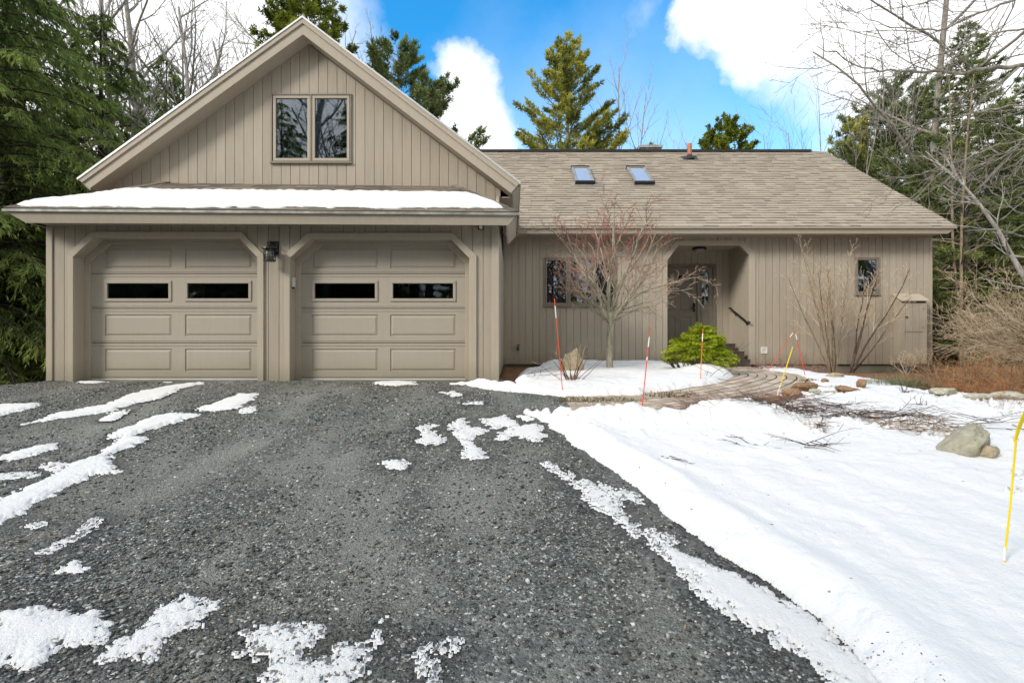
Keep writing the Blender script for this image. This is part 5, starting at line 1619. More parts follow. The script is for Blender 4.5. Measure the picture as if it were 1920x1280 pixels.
ys_ = conifer((11.9, 14.6), 'young green spruce low behind the right corner of the house', 48, 3.0, .05, 1.3, .1, 70, 'spruce', 'spruce', 1.3, .11, .022, 'young_spruce', 'young spruces right of the house')
recopy(ys_, (12.9, 14.3), 'young spruce half hidden by the arching tan shrub', 2, .8)
recopy(ys_, (14.3, 15.4), 'young spruce between the trunks at right', 4, 1.2)
recopy(ys_, (17.2, 15.9), 'young spruce at the right edge behind the rust stems', 1, 1.25)
recopy(ys_, (12.2, 19.5), 'young spruce in the back row right of the house', 3, 1.5)
recopy(ys_, (15.5, 20.5), 'young spruce deep in the wood at right', 5, 1.7)
recopy(ys_, (19.5, 19.0), 'large young spruce deep in the wood at the right edge', .5, 1.9)
pole = bare_tree((18.6, 16.5), 9.5, .055, 'thin dark bare trunk at the right edge beyond the arching shrub', 38, [(12, .02, .02, 22, 70, .16, .12, .3), (4, .14, .03, 3, 40, .4, .2, .3), (3, .15, 0, 0, 36, .5, .2, .35)], 'bark_tan', name='bare_pole_tree', group='thin bare trunks right of the house', rmin=.004)
for i, (lx, ly, sc, lb) in enumerate(((11.9, 13.6, .55, 'thin bare pole trunk right beside the house corner'), (13.3, 15.2, .62, 'thin bare trunk left of the straight grey trunk'), (15.9, 16.9, .6, 'thin bare trunk right of the straight grey trunk'), (17.0, 15.2, .62, 'thin bare trunk near the right edge'))):
    recopy(pole, (lx, ly), lb, i * 1.7, sc * 1.5, group='thin bare trunks right of the house')

# ================================================================= wood on the far sides and behind the camera
far_con = [c1, p2, h2, sp1, p3]
rg = np.random.default_rng(99)
# rows that close the view low down
fid = 0
words_ = ['far left', 'far right']
for (xa, xb, ya, yb, n, which) in ((-30, -17, 18, 34, 9, 0), (17, 34, 19, 34, 9, 1)):
    for i in range(n):
        x = xa + (xb - xa) * (i + rg.random()) / n; y = ya + (yb - ya) * rg.random()
        s = far_con[(i * 2 + which) % 5]
        recopy(s, (x, y), 'evergreen in the dim wood at the %s, lost among its neighbours' % words_[which], rg.random() * 6, .7 + .35 * rg.random(), 'evergreens of the wood at the %s' % words_[which], z=-1.0 if which == 0 else None)
refl = [(-9, -14), (-13, -12), (-16.5, -15), (-5, -15), (-12, -17), (-1, -16), (-8, -18), (3, -15), (7, -14), (11, -12), (15, -9), (9, -18), (18, -14), (3, -20), (-3, -21), (-19, -19), (13, -17), (22, -10), (-23, -14), (-27, -17), (-20, -12), (-7, -13), (-10.5, -12.5), (-14.5, -16), (-10, -20), (-6, -16.5)]
for i, (x, y) in enumerate(refl):
    s = ([h2, h1, c1, t1, sp1][i % 5]) if i < 18 else [h1, h2, h1, t1, t2, t2, h2, t1][(i - 18) % 8]
    recopy(s, (x, y), 'tree across the drive mirrored in the window glass', i * 1.1, 1.15 + .25 * rg.random(), 'trees behind the photographer', z=-1.5)

# ================================================================= big tree whose limbs reach in from the right
e = empty('overhanging_tree', (9.6, 6.0, gz(9.6, 6)), 'big grey tree outside the right edge whose long bare limbs reach across the upper right', 'tree')
S = Skel(); rg = np.random.default_rng(8)
base = np.array([9.6, 6.0, gz(9.6, 6) - .1])
for i in range(8): S.seg(base + [0, 0, i * 1.1], base + [0.02 * i, 0, (i + 1) * 1.1], .26 - .02 * i, .24 - .02 * i, 0)
PL_ = [(5, .12, .02, 4, 34, .5, .15, .4), (4, .13, .03, 2, 32, .5, .2, .5), (3, .15, 0, 0, 30, .5, .2, .5)]


def limb(pts, r0, n_side, L, zt):
    P_ = [np.array(W(px, py, d)) for px, py, d in pts]
    r0 *= .78
    st = np.array([9.6, 6.0, P_[0][2] - .4 if zt is None else zt])
    P_ = [st] + P_
    # smooth
    t = np.linspace(0, len(P_) - 1, 30); A = np.array(P_)
    from_ = np.stack([np.interp(t, range(len(P_)), A[:, k]) for k in range(3)], 1)
    ker = np.array([.25, .5, .25])
    for _ in range(3): from_[1:-1] = .25 * from_[:-2] + .5 * from_[1:-1] + .25 * from_[2:]
    from_[1:-1] += rg.normal(size=(28, 3)) * .012
    N = len(from_)
    for i in range(N - 1):
        S.seg(from_[i], from_[i + 1], r0 * (1 - .9 * i / N), r0 * (1 - .9 * (i + 1) / N), 1)
    for k in range(n_side):
        i = 7 + int((N - 9) * (k + rg.random()) / n_side); i = min(i, N - 2)
        d = unit(from_[i + 1] - from_[i]); a = rg.choice([-1, 1]) * R(22 + 26 * rg.random())
        # side shoots fan out in the plane of the limb and a little up
        u = unit(np.cross(d, [0, 1, .2])); dd = unit(d * math.cos(a) + u * math.sin(a) + np.array([0, rg.normal() * .35, 0]))
        grow(S, rg, from_[i], dd, L * (.5 + .8 * rg.random()) * (1.15 - .5 * i / N), r0 * (1 - .9 * i / N) * .55, 0, PL_)


S0 = len(S.lev)
limb([(1960, 118, 6.0), (1831, 135, 6.1), (1727, 134, 6.2), (1633, 133, 6.3), (1532, 87, 6.4)], .040, 14, .95, None)
limb([(1960, -20, 5.6), (1850, 20, 5.7), (1760, 60, 5.8), (1650, 48, 5.9), (1585, 10, 6.0)], .022, 13, .9, None)
limb([(1990, 40, 6.4), (1880, 60, 6.6), (1740, 110, 6.8), (1640, 160, 7.0), (1565, 150, 7.1)], .022, 14, .9, None)
limb([(1980, -60, 7.2), (1900, 0, 7.2), (1800, 40, 7.2), (1700, 90, 7.3), (1600, 55, 7.4), (1520, 45, 7.5)], .020, 14, .9, None)
limb([(1990, 190, 6.6), (1880, 200, 6.8), (1780, 225, 7.0), (1690, 240, 7.1), (1620, 210, 7.3)], .020, 13, .8, None)
limb([(1990, 250, 6.2), (1900, 262, 6.3), (1800, 300, 6.5), (1720, 330, 6.7), (1660, 335, 6.9)], .022, 13, .8, None)
limb([(2000, 275, 5.8), (1920, 268, 5.9), (1850, 300, 6.2), (1770, 350, 6.6)], .022, 13, .8, None)
limb([(2000, 420, 6.6), (1900, 395, 6.7), (1850, 350, 6.9), (1800, 320, 7.1)], .018, 9, .7, None)
for i in range(S0, len(S.lev)):
    if S.lev[i] == 0 and i >= S0: S.lev[i] = 2
skel_obj(S, 'trunk', M['bark_grey'], e, [0], (10,))
skel_obj(S, 'branches', M['bark_tan' if 0 else 'bark_grey'], e, [1, 2], (8, 6, 4, 3), rmin=.0032)
e = empty('leaning_trunk', tuple(W(1960, 700, 9.5)), 'pale bare trunk leaning up and left across the gap at the right edge', 'tree')
S = Skel(); rg = np.random.default_rng(18)
pp_ = [np.array(W(px, py, 9.6)) for px, py in ((1975, 720), (1935, 545), (1897, 480), (1870, 430), (1838, 385), (1800, 340), (1770, 290))]
for i in range(6): S.seg(pp_[i], pp_[i + 1], .055 - .007 * i, .048 - .007 * i, 0)
for i in range(1, 6):
    for k in range(3): grow(S, rg, pp_[i], unit(rg.normal(size=3) + [-.4, 0, .7]), .9, .016, 0, [(5, .12, .03, 5, 38, .5, .15, .4), (4, .13, .03, 2, 32, .5, .2, .5)])
for i in range(6, len(S.lev)): S.lev[i] += 1
skel_obj(S, 'trunk', M['bark_pale'], e, [0], (8,)); skel_obj(S, 'branches', M['bark_pale'], e, [1, 2], (6, 4, 3), rmin=.003)

# ================================================================= garden shrubs
# Japanese maple
bx, by = G(1143, 690); by = 8.75; bx = X(1143, by)
e = empty('ornamental_maple', (bx, by, gz(bx, by)), 'small vase-shaped bare maple with reddish twigs in the snowy bed before the triple window', 'tree')
S = Skel(); rg = np.random.default_rng(77)
tp = [np.array([bx, by, gz(bx, by) - .02]), np.array([bx - .005, by, .42]), np.array([bx + .02, by, .72]), np.array([bx + .01, by, .93])]
tp[1][2] = Z(640, by); tp[2][2] = Z(605, by); tp[3][2] = Z(585, by)
for i, (r0, r1) in enumerate(((.062, .052), (.052, .05), (.05, .046))): S.seg(tp[i], tp[i + 1], r0, r1, 0)
PM = [(8, .095, .018, 6, 34, .48, .15, .30), (6, .12, .035, 5, 36, .52, .10, .32), (5, .13, .03, 5, 38, .55, .1, .4), (4, .14, .0, 0, 32, .5, .15, .5)]
n0 = len(S.lev)
for k, (az, el, L, r, b) in enumerate(((180, 62, 1.75, .030, 3), (168, 74, 2.0, .032, 3), (20, 66, 1.95, .032, 3), (5, 50, 1.75, .028, 2), (95, 72, 1.9, .026, 3), (-80, 70, 1.85, .026, 3), (215, 52, 1.5, .022, 2), (-30, 56, 1.7, .024, 2), (150, 45, 1.35, .019, 2), (40, 42, 1.55, .02, 2), (-120, 60, 1.6, .022, 3), (190, 30, 1.2, .013, 2), (10, 28, 1.4, .013, 2), (-15, 40, 1.7, .018, 3), (150, 80, 2.0, .024, 3))):
    d = np.array([math.cos(R(az)) * math.cos(R(el)), math.sin(R(az)) * math.cos(R(el)), math.sin(R(el))])
    grow(S, rg, tp[b] - [0, 0, .02 * rg.random()], d, L * .98, r, 0, PM)
for i in range(n0, len(S.lev)): S.lev[i] += 1
skel_obj(S, 'trunk', M['bark_maple'], e, [0], (12,)); skel_obj(S, 'limbs', M['bark_maple'], e, [1, 2], (10, 8, 5), rmin=.004)
S.ra = [max(r, .0030) for r in S.ra]; S.rb = [max(r, .0020) for r in S.rb]
V, Fq = tubes(*[np.array(q)[np.array(S.lev) >= 3] for q in (S.a, S.b, S.ra, S.rb)], 3)
zz_ = V.reshape(-1, 6, 3)[:, 0, 2]; tn = np.clip(.85 - .75 * sm(zz_, .9, 2.5) + .3 * (rg.random(len(zz_)) - .6), 0, 1)
npmesh('twigs', V, Fq, M['maple_twig'], e, np.repeat(tn, 6))


# vase shaped shrubs
def vase(loc, label, n, h, spread, seed, name='bare_shrub', mat='bark_tan', prm=None, d0=.10, rr=.012, group=None, tw='palestraw', azr=(0, 360), el=(50, 85), cat='shrub', base=None, rmin=.0034, zz=None, fl=1.0):
    x, y = loc; z0 = gz(x, y) if zz is None else zz; rg = np.random.default_rng(seed)
    e = empty(name, (x, y, z0), label, cat, group); S = Skel()
    prm = prm or [(7, .07, .04, 8, 28, .34, .35, .3), (5, .11, .07, 5, 32, .5, .1, .35), (4, .13, .06, 1, 28, .5, .2, .5), (3, .12, .05, 0, 28, .5, .2, .5)]
    for k in range(n):
        az = R(azr[0] + (azr[1] - azr[0]) * (k + rg.random()) / n); q = R(el[0] + (el[1] - el[0]) * rg.random())
        b = np.array([x + d0 * math.cos(az) * rg.random(), y + d0 * math.sin(az) * rg.random(), z0 - .03])
        grow(S, rg, b, np.array([math.cos(az) * math.cos(q), math.sin(az) * math.cos(q) * fl, math.sin(q)]), h * (.75 + .35 * rg.random()), rr * (.7 + .6 * rg.random()), 0, prm)
    skel_obj(S, 'stems', M[mat], e, [0], (6,), rmin=rmin)
    lv = np.array(S.lev) >= 1
    A, B, RA, RB = [np.array(q)[lv] for q in (S.a, S.b, S.ra, S.rb)]
    V, Fq = tubes(A, B, np.maximum(RA, rmin * .85), np.maximum(RB, rmin * .7), 3)
    npmesh('twigs', V, Fq, M[tw], e, np.repeat(np.clip(rg.normal(.6, .2, len(A)), 0, 1), 6))
    return e


vase((X(1562, 10.55), 10.55), 'tall bare shrub with upright tan stems against the wall right of the porch', 11, 2.4, 1, 61, rr=.013, el=(68, 87), fl=.45, group='bare shrubs before the right wall')
vase((X(1590, 10.6), 10.6), 'bare shrub with dark forking stems reaching right past the small window', 5, 2.3, 1, 62, rr=.017, azr=(-50, 50), el=(52, 74), fl=.4, group='bare shrubs before the right wall', mat='twig_dark')
vase((X(1700, 10.5), 10.5), 'little pale twiggy shrub at the foot of the utility cabinet', 8, .50, 1, 63, rr=.008, el=(35, 80), name='small_shrub', mat='bark_pale')
vase((X(1965, 10.6), 10.6), 'wide arching tan shrub spreading in from the right edge beside the house', 15, 2.3, 1, 64, rr=.016, azr=(110, 250), el=(22, 66), fl=.8, mat='bark_tan',
     prm=[(8, .08, -.02, 9, 34, .5, .2, .3), (6, .12, .02, 7, 36, .5, .1, .35), (4, .15, .02, 2, 36, .5, .1, .5), (3, .15, 0, 0, 28, .5, .2, .5)], rmin=.0032)
vase((X(2040, 9.3), 9.3), 'second arching tan shrub, nearer, at the right edge above the rust stems', 14, 2.2, 1, 65, rr=.015, azr=(110, 230), el=(15, 55), fl=.8, mat='bark_tan',
     prm=[(8, .08, -.02, 8, 34, .5, .2, .3), (6, .12, .02, 6, 36, .5, .1, .35), (4, .15, .02, 2, 36, .5, .1, .5), (3, .15, 0, 0, 28, .5, .2, .5)], rmin=.0032)
# dry clump with cut stems by the left stake
cx, cy = G(1072, 722)
vase((cx, cy), 'dry tan clump of cut stems in the snow before the small standing rock', 22, .58, 1, 66, rr=.005, el=(35, 80), name='dry_perennial', mat='straw', prm=[(5, .06, .0, 2, 30, .45, .4, .4), (4, .1, .02, 0, 28, .5, .2, .5)], rmin=.002, d0=.09, cat='plant', zz=gz(cx, cy) + .05)
clump('dead_grass_tuft', (cx + .02, cy - .02), 'small orange brown tuft at the foot of the dry stem clump', 'plant', 90, .06, .11, 'straw', 67, r=.003, lean=.5, curve=.8, z=gz(cx, cy) + .07)


# golden cypress
def cypress():
    x, y = X(1311, 8.35), 8.35; z0 = gz(x, y); rg = np.random.default_rng(70)
    e = empty('golden_cypress', (x, y, z0), 'bright yellow green feathery evergreen bush before the front door', 'shrub')
    S = Skel()
    for k in range(26):
        az = rg.random() * 6.28; b = np.array([x - .22 + .10 * math.cos(az), y + .1 * math.sin(az), z0]); d = unit(np.array([math.cos(az) * .8 + .15, math.sin(az) * .7, 1.0]))
        p = b
        for i in range(4):
            q = p + d * .11; S.seg(p, q, .012 - .002 * i, .010 - .002 * i, 0); p = q; d = unit(d + rg.normal(size=3) * .2)
    skel_obj(S, 'stems', M['twig_dark'], e, [0], (5,))
    # sprays: arching plumes with drooping tips over a lumpy dome
    n = 560; u = rg.normal(size=(n, 3)); u[:, 2] = np.abs(u[:, 2]) * 1.1 - .45; u /= np.linalg.norm(u, axis=1, keepdims=True)
    lump = .50 + 1.0 * fbm(u[:, 0] * 2.3 + 5, u[:, 2] * 2.3 + u[:, 1], 71, 3)
    rad = lump * (.50 + .45 * rg.random(n) ** .6)
    cz = z0 + .34
    c = np.stack([x + u[:, 0] * rad * .44 + .0, y + u[:, 1] * rad * .40, cz + np.maximum(u[:, 2], -.75) * rad * .46], 1)
    # one plume higher than the rest
    top = rg.random(n) < .05; c[top] = np.array([x + .09, y, cz + .36]) + rg.normal(size=(top.sum(), 3)) * [.05, .05, .04]
    out = u.copy(); out[:, 2] = np.abs(out[:, 2]) * .6 + .25; out /= np.linalg.norm(out, axis=1, keepdims=True)
    P = []; D = []; T = []; m = 70
    s = rg.random((n, m)); L = .10 + .08 * rg.random(n)
    side = np.cross(out, [0, 0, 1.]); side /= np.linalg.norm(side, axis=1, keepdims=True) + 1e-9
    lat = (rg.random((n, m)) - .5) * .10 * (1 - s * .6)
    pp = c[:, None] + out[:, None] * (s * L[:, None])[..., None] + side[:, None] * lat[..., None]
    pp[..., 2] -= (s ** 2) * L[:, None] * .4
    dd = out[:, None] * (1 - s * .5)[..., None] + side[:, None] * np.sign(lat)[..., None] * .55 + rg.normal(size=(n, m, 3)) * .25; dd[..., 2] -= s * .55 - .2
    dd /= np.linalg.norm(dd, axis=-1, keepdims=True)
    T = np.clip(np.repeat(rg.normal(.5, .26, n), m) + rg.normal(size=n * m) * .12 + .25 * (s.reshape(-1) - .5), 0, 1)
    V, Fq = blades(pp.reshape(-1, 3), dd.reshape(-1, 3), .028 + .025 * rg.random(n * m), .0055 + .004 * rg.random(n * m), rg)
    npmesh('foliage', V, Fq, M['gold'], e, np.repeat(T, 4))


cypress()

# rust and straw stems in the bed at the right
def at_px(px, py): return G(px, py)


k = 0
for (px, py, n, rad, h, mat, lb) in ((1860, 738, 150, .70, .36, 'rust', 'rust orange low shrub at the right edge below the arching shrub'), (1800, 712, 130, .7, .36, 'straw', 'straw coloured stem clump just right of the house corner'),
                                      (1900, 716, 110, .8, .50, 'rust', 'taller rust orange stems behind the low rust shrub'), (1775, 727, 170, .6, .12, 'rust', 'low red brown mat of stems in front of the straw clump'),
                                      (1905, 768, 90, .4, .26, 'rust', 'wiry red brown shrub nearest the camera at the right edge'), (1840, 700, 100, .9, .50, 'straw', 'tall straw stems behind the rust shrubs'), (1960, 735, 120, .8, .55, 'straw', 'straw stems cut by the right edge of the photo')):
    x, y = at_px(px, py); clump('low_shrub', (x, y), lb, 'shrub', n, rad, h, mat, 200 + k, r=.0038, lean=.55, curve=.7, branch=2, group='low rust and straw shrubs at the right', hv=.6, flat=.8); k += 1
for (px, py, n, rad, h, mat, lb) in ((1475, 694, 170, .55, .42, 'redtwig', 'tangled red brown shrub between the wall vent and the red markers'), (1560, 690, 240, .85, .36, 'redtwig', 'low red brown tangle at the foot of the tall bare shrub'),
                                      (1640, 694, 90, .6, .14, 'rust', 'sparse rusty ground stems between the bare shrubs and the cabinet'), (1528, 700, 60, .16, .18, 'redtwig', 'small crimson tuft at the foot of the leaning red marker')):
    x, y = at_px(px, py); clump('low_shrub', (x, y), lb, 'shrub', n, rad, h, mat, 220 + k, r=.0035, lean=.7, curve=.8, branch=2, group='low twiggy shrubs along the right wall', hv=.6, flat=.5); k += 1
x, y = at_px(1682, 724)
clump('ornamental_grass', (x, y), 'flattened mound of grey green grass on the snow edge before the cabinet', 'plant', 1500, .50, .24, 'palegrass', 240, r=.0035, lean=1.0, curve=1.1, flat=.45, seg=4, hv=.5, dome=True)
for (px, py, n, rad, h, lb) in ((1255, 743, 520, .34, .09, 'olive brown ground cover along the bed edge nearest the green bush'), (1165, 752, 360, .30, .08, 'brown ground cover at the bed edge below the maple'), (1085, 752, 420, .34, .09, 'brown ground cover at the bed edge beside the gravel'),
                                (1296, 702, 300, .30, .06, 'green brown ground cover under the golden bush'), (1512, 716, 420, .22, .07, 'mossy green cushion at the right edge of the paved walk'), (1545, 731, 260, .16, .08, 'mossy cushion between the edging stones'), (1575, 730, 200, .13, .08, 'small olive cushion right of the mossy one')):
    x, y = at_px(px, py); clump('ground_cover', (x, y), lb, 'plant', n, rad, h, 'moss', 250 + k, r=.005, lean=.9, curve=.9, flat=.35, seg=3, branch=1, hv=.6, group='cushions of ground cover by the walk'); k += 1


# brush: cut branches lying on the snow
def snow_z(x, y, wide=False):
    u = x / (y + .35); i = int(round(np.log(y / 1.15) / np.log(13.5 / 1.15) * 619)); j = int(round((u + 1.2) / 3.1 * 1399))
    if 2 <= i < 618 and 2 <= j < 1398:
        a = SNOW[2][i - 2:i + 3, j - 2:j + 3] * SNOW[3][i - 2:i + 3, j - 2:j + 3]
        if SNOW[3][i, j] or wide: return gz(x, y) + float(a.max() if wide else SNOW[2][i, j])
    return gz(x, y)


def brush(px, py, rx, ry, n, label, seed, mat='redtwig', L=.5, r=.003, hump=.12, name='brush_pile', ang=None, up=.12, cat='branches', group=None, nb=3):
    rg = np.random.default_rng(seed); x0, y0 = G(px, py); z0 = snow_z(x0, y0)
    e = empty(name, (x0, y0, z0), label, cat, group)
    A = []; B = []; RA = []; RB = []
    for i in range(n):
        a = rg.random() * 6.283; q = math.sqrt(rg.random())
        x = x0 + rx * q * math.cos(a); y = y0 + ry * q * math.sin(a); z = snow_z(x, y) + .01 + hump * (1 - q) * rg.random()
        az = (rg.random() * 6.283) if ang is None else R(ang) + rg.normal() * .35 + (math.pi if rg.random() < .3 else 0)
        d = np.array([math.cos(az), math.sin(az), up * rg.normal()]); l = L * (.4 + .9 * rg.random()); p = np.array([x, y, z]); ns = 6
        for s in range(ns):
            d = unit(d + rg.normal(size=3) * [.14, .14, .09] + [0, 0, -.04 if s > 2 else .02]); p2 = p + d * l / ns
            p2[2] = max(p2[2], snow_z(p2[0], p2[1]) + .004)
            rr0 = r * (1.3 - s / ns); A.append(p); B.append(p2); RA.append(rr0); RB.append(rr0 * .85)
            if s and nb and rg.random() < .5 * nb / 3:
                bd = unit(d + rg.normal(size=3) * [.6, .6, .35]); A.append(p2); B.append(p2 + bd * l * (.1 + .25 * rg.random())); RA.append(rr0 * .6); RB.append(rr0 * .3)
            p = p2
    V, Fq = tubes(np.array(A), np.array(B), np.maximum(RA, .0018), np.maximum(RB, .0014), 3)
    npmesh('twigs', V, Fq, M[mat], e, np.repeat(np.clip(rg.normal(.4, .25, len(A)), 0, 1), 6))
    return e


brush(1405, 772, .62, .30, 230, 'tangled heap of cut red brown twigs on the snow beside the paved walk', 301, L=.5, hump=.22)
brush(1468, 790, .42, .22, 110, 'dark cut twigs trailing off the right side of the twig heap', 302, 'twig_dark', L=.42, hump=.12)
brush(1310, 780, .30, .22, 60, 'sparse cut twigs at the left end of the twig heap', 303, L=.42, hump=.10)
brush(1640, 800, .42, .14, 60, 'thin brown twigs lying in a curve on the snow between heap and boulder', 304, 'twig_dark', L=.5, hump=.05, ang=-10)
brush(1720, 818, .34, .14, 80, 'straw and twigs melted out of the snow just left of the boulder', 305, 'straw', L=.28, hump=.04)
brush(1555, 776, .16, .08, 14, 'small dark twigs on the snow right of the twig heap', 306, 'twig_dark', L=.4, hump=.03, ang=-15)
brush(1850, 815, .50, .16, 16, 'long dark canes lying on the snow right of the boulder', 307, 'twig_dark', L=.9, hump=.05, ang=-35, nb=1)
brush(1525, 858, .14, .05, 10, 'broken dark twig lying alone on the snow below the twig heap', 308, 'twig_dark', L=.30, hump=.05, ang=-30)
brush(1395, 850, .10, .06, 6, 'small forked twig sticking out of the snow below the left part of the heap', 309, 'twig_dark', L=.30, hump=.05, ang=-25, up=.4)
brush(1530, 822, .07, .05, 50, 'brown tuft of dead leaves and twigs in a hollow of the snow', 310, 'redtwig', L=.12, hump=.05)
brush(1700, 745, .07, .03, 12, 'tiny dark sprig standing in the snow before the grass mound', 311, 'twig_dark', L=.16, hump=.01, up=1.5)
brush(1728, 775, .06, .03, 8, 'tiny sprig in the snow above the boulder', 312, 'twig_dark', L=.16, hump=.01, up=1.2)
brush(1265, 882, .12, .06, 5, 'short dark twig on the smooth snow of the bank', 313, 'twig_dark', L=.14, hump=.01)
brush(40, 1010, .10, .04, 2, 'thin curved stick lying on the gravel at the left', 314, 'straw', L=.30, hump=.0, ang=12, nb=0, name='stick')
brush(1010, 712, .25, .15, 10, 'thin dead stems lying on the shaded snow beside the garage corner', 315, 'twig_dark', L=.35, hump=.03)
brush(1350, 715, .25, .12, 7, 'long arching canes across the snowy tip of the bed', 316, 'twig_dark', L=.75, hump=.12, up=.5, nb=1)
# specks: fallen seeds and needles on the snow
rg = np.random.default_rng(401)
n = 2200; yy = 2.2 + 8 * rg.random(n) ** 1.1; xx = yy * (rg.random(n) * 1.0 + .10)
ok = [i for i in range(n) if snow_z(xx[i], yy[i]) > gz(xx[i], yy[i]) + .03 and vnoise(xx[i] * .9, yy[i] * .9, 9) > .5]
xx, yy = xx[ok], yy[ok]
# grit thrown along the foot of the bank
q0, q1 = np.array(G(1370, 1100)), np.array(G(1730, 1300)); t_ = rg.random(260); gx = q0[0] + (q1[0] - q0[0]) * t_ + rg.normal(size=260) * .05 + .03 * np.sin(t_ * 9); gy = q0[1] + (q1[1] - q0[1]) * t_ + rg.normal(size=260) * .05
xx = np.r_[xx, gx]; yy = np.r_[yy, gy]; zz = np.array([snow_z(a, b) + .003 for a, b in zip(xx, yy)])
az = rg.random(len(xx)) * 6.28; D = np.stack([np.cos(az), np.sin(az), .1 * rg.normal(size=len(xx))], 1)
V, Fq = tubes(np.stack([xx, yy, zz], 1), np.stack([xx, yy, zz], 1) + D * np.where(np.arange(len(xx)) < len(xx) - 260, .006 + .03 * rg.random(len(xx)) ** 3, .004 + .008 * rg.random(len(xx)))[:, None], np.full(len(xx), .0032), np.full(len(xx), .0020), 4)
o = npmesh('fallen_debris', V, Fq, M['twig_dark'], None, np.full(len(V), .3)); tag(o, 'dark specks of seed and bark scattered on the snow', 'debris', kind='stuff')


# ================================================================= stones
def stone(px, py, w, h, d, label, mat, seed, name='rock', lean=0, sink=.25, group=None, cat='rock', dist=None, pts=None):
    x, y = G(px, py)
    if dist: x, y = X(px, dist), dist
    z0 = (snow_z(x, y, True) if name == 'edging_stone' else snow_z(x, y)) if pts is None else gz(x, y); bm = bmesh.new(); bmesh.ops.create_icosphere(bm, subdivisions=5, radius=1)
    rr = random.Random(seed); offs = rr.random() * 50
    # facets: cut by planes
    planes = [(Vector((rr.gauss(0, 1), rr.gauss(0, 1), rr.gauss(.2, .8))).normalized(), rr.uniform(.62, .9)) for _ in range(11)]
    co_ = np.array([v.co[:] for v in bm.verts])
    for pn, pd in planes:
        dd = co_ @ np.array(pn); m = dd > pd; co_[m] -= (dd[m] - pd)[:, None] * np.array(pn) * .9
    nn = fbm(co_[:, 0] * 2 + offs, co_[:, 1] * 2 + co_[:, 2] * 1.7, seed, 4) - .5; n2 = fbm(co_[:, 0] * 9 + offs, co_[:, 2] * 9 + co_[:, 1] * 5, seed + 1, 3) - .5
    co_ *= (1 + .32 * nn + .12 * n2)[:, None]
    c = co_ * [w / 2, d / 2, h * .62]
    c[:, 0] += lean * (c[:, 2] / h + .3) * w
    if pts is not None:      # squeeze to a profile of half-widths by height
        t = (c[:, 2] - c[:, 2].min()) / np.ptp(c[:, 2]); c[:, 0] = c[:, 0] * np.interp(t, [0, .35, .7, 1], pts[0]) + np.interp(t, [0, .35, .7, 1], pts[1]) * w
    c[:, 2] += h * .62 - sink * h
    V = c + [x, y, z0]
    Fq = np.array([[v.index for v in f.verts] for f in bm.faces]); bm.free()
    o = npmesh(name, V - [x, y, z0], Fq, M[mat], None, None, True); o.location = (x, y, z0); tag(o, label, cat, group)
    return o


stone(1802, 864, .40, .30, .32, 'big lichen-covered boulder leaning right in the snow', 'boulder', 3, 'boulder', sink=.18, pts=([1.15, 1.15, .85, .5], [-.10, -.02, .18, .40]))
stone(1850, 872, .18, .09, .15, 'small tan rock at the foot of the big leaning boulder', 'rock_tan', 4, group=None)
stone(1772, 832, .13, .09, .12, 'small half-buried rock against the left side of the leaning boulder', 'rock_tan', 14)
stone(1768, 753, .34, .09, .25, 'low pale rock with moss in the snow above the boulder', 'rock_grey', 5)
stone(1838, 762, .36, .06, .22, 'flat pale rock right of the low mossy one', 'rock_grey', 6)
stone(1892, 764, .38, .09, .25, 'flat mossy rock at the right edge below the rust shrubs', 'rock_grey', 7)
stone(1073, 696, .46, .50, .26, 'standing tan rock with a split face in the snowy bed left of the maple', 'rock_tan', 8, 'standing_rock', dist=8.2, pts=([.95, 1.0, .8, .45], [0, 0, .02, .04]), sink=.25)
for i, (px, py, w, h, d, lb, mt) in enumerate(((1508, 747, .36, .11, .20, 'wide rust brown edging stone, largest of the row', 'rock_brown'), (1552, 743, .28, .09, .15, 'flat grey brown edging stone in the middle of the row', 'rock_tan'),
                                               (1583, 741, .22, .08, .14, 'edging stone third from the right end of the row', 'rock_brown'), (1600, 738, .16, .09, .12, 'squarish brown edging stone with a mossy side', 'rock_brown'), (1615, 734, .12, .11, .12, 'dark angular edging stone at the right end of the row', 'rock_brown'),
                                               (1528, 753, .12, .07, .10, 'small round mossy edging stone below the wide rust one', 'rock_grey'), (1458, 757, .34, .12, .22, 'reddish edging stone at the left end, half under the twig heap', 'rock_brown'), (1485, 752, .22, .12, .14, 'pointed reddish edging stone beside the yellow marker', 'rock_brown'),
                                               (1566, 711, .26, .08, .14, 'flat tan stone alone on the snow above the edging row', 'rock_tan'), (1548, 722, .10, .06, .08, 'small brown stone between the lone flat stone and the row', 'rock_brown'))):
    stone(px, py, w * 1.12, h * .9, d * 1.3, lb, mt, 30 + i, 'edging_stone', group='edging stones along the walk', sink=.28)

# ================================================================= driveway markers
def marker(b, t, dist, cols, label, r=.0055, group='snow markers along the beds', zb=None, tip=None):
    p = Vector(W(b[0], b[1], dist)); q = Vector(W(t[0], t[1], dist)); e = empty('driveway_marker', p, label, 'marker', group)
    q.y += .02; L = (q - p)
    f0 = -.06
    names = {'red': 'rod', 'orange': 'rod', 'yellow': 'rod', 'tape': 'reflective_band'}
    # the rod in one piece, the bands round it
    m = MB(); m.tube([p + L * f0, q], r, 10); rod = m.build('rod', M[cols[0]], e, smooth=False)
    for f0_, f1_ in cols[1]:
        m = MB(); m.tube([p + L * f0_, p + L * f1_], r * 1.18, 10); m.build('reflective_band', M['tape'], e)
    m = MB(); m.tube([q, q + L.normalized() * .012], [r * 1.1, r * .5], 10); m.build('cap', M[cols[0]], e)
    return e


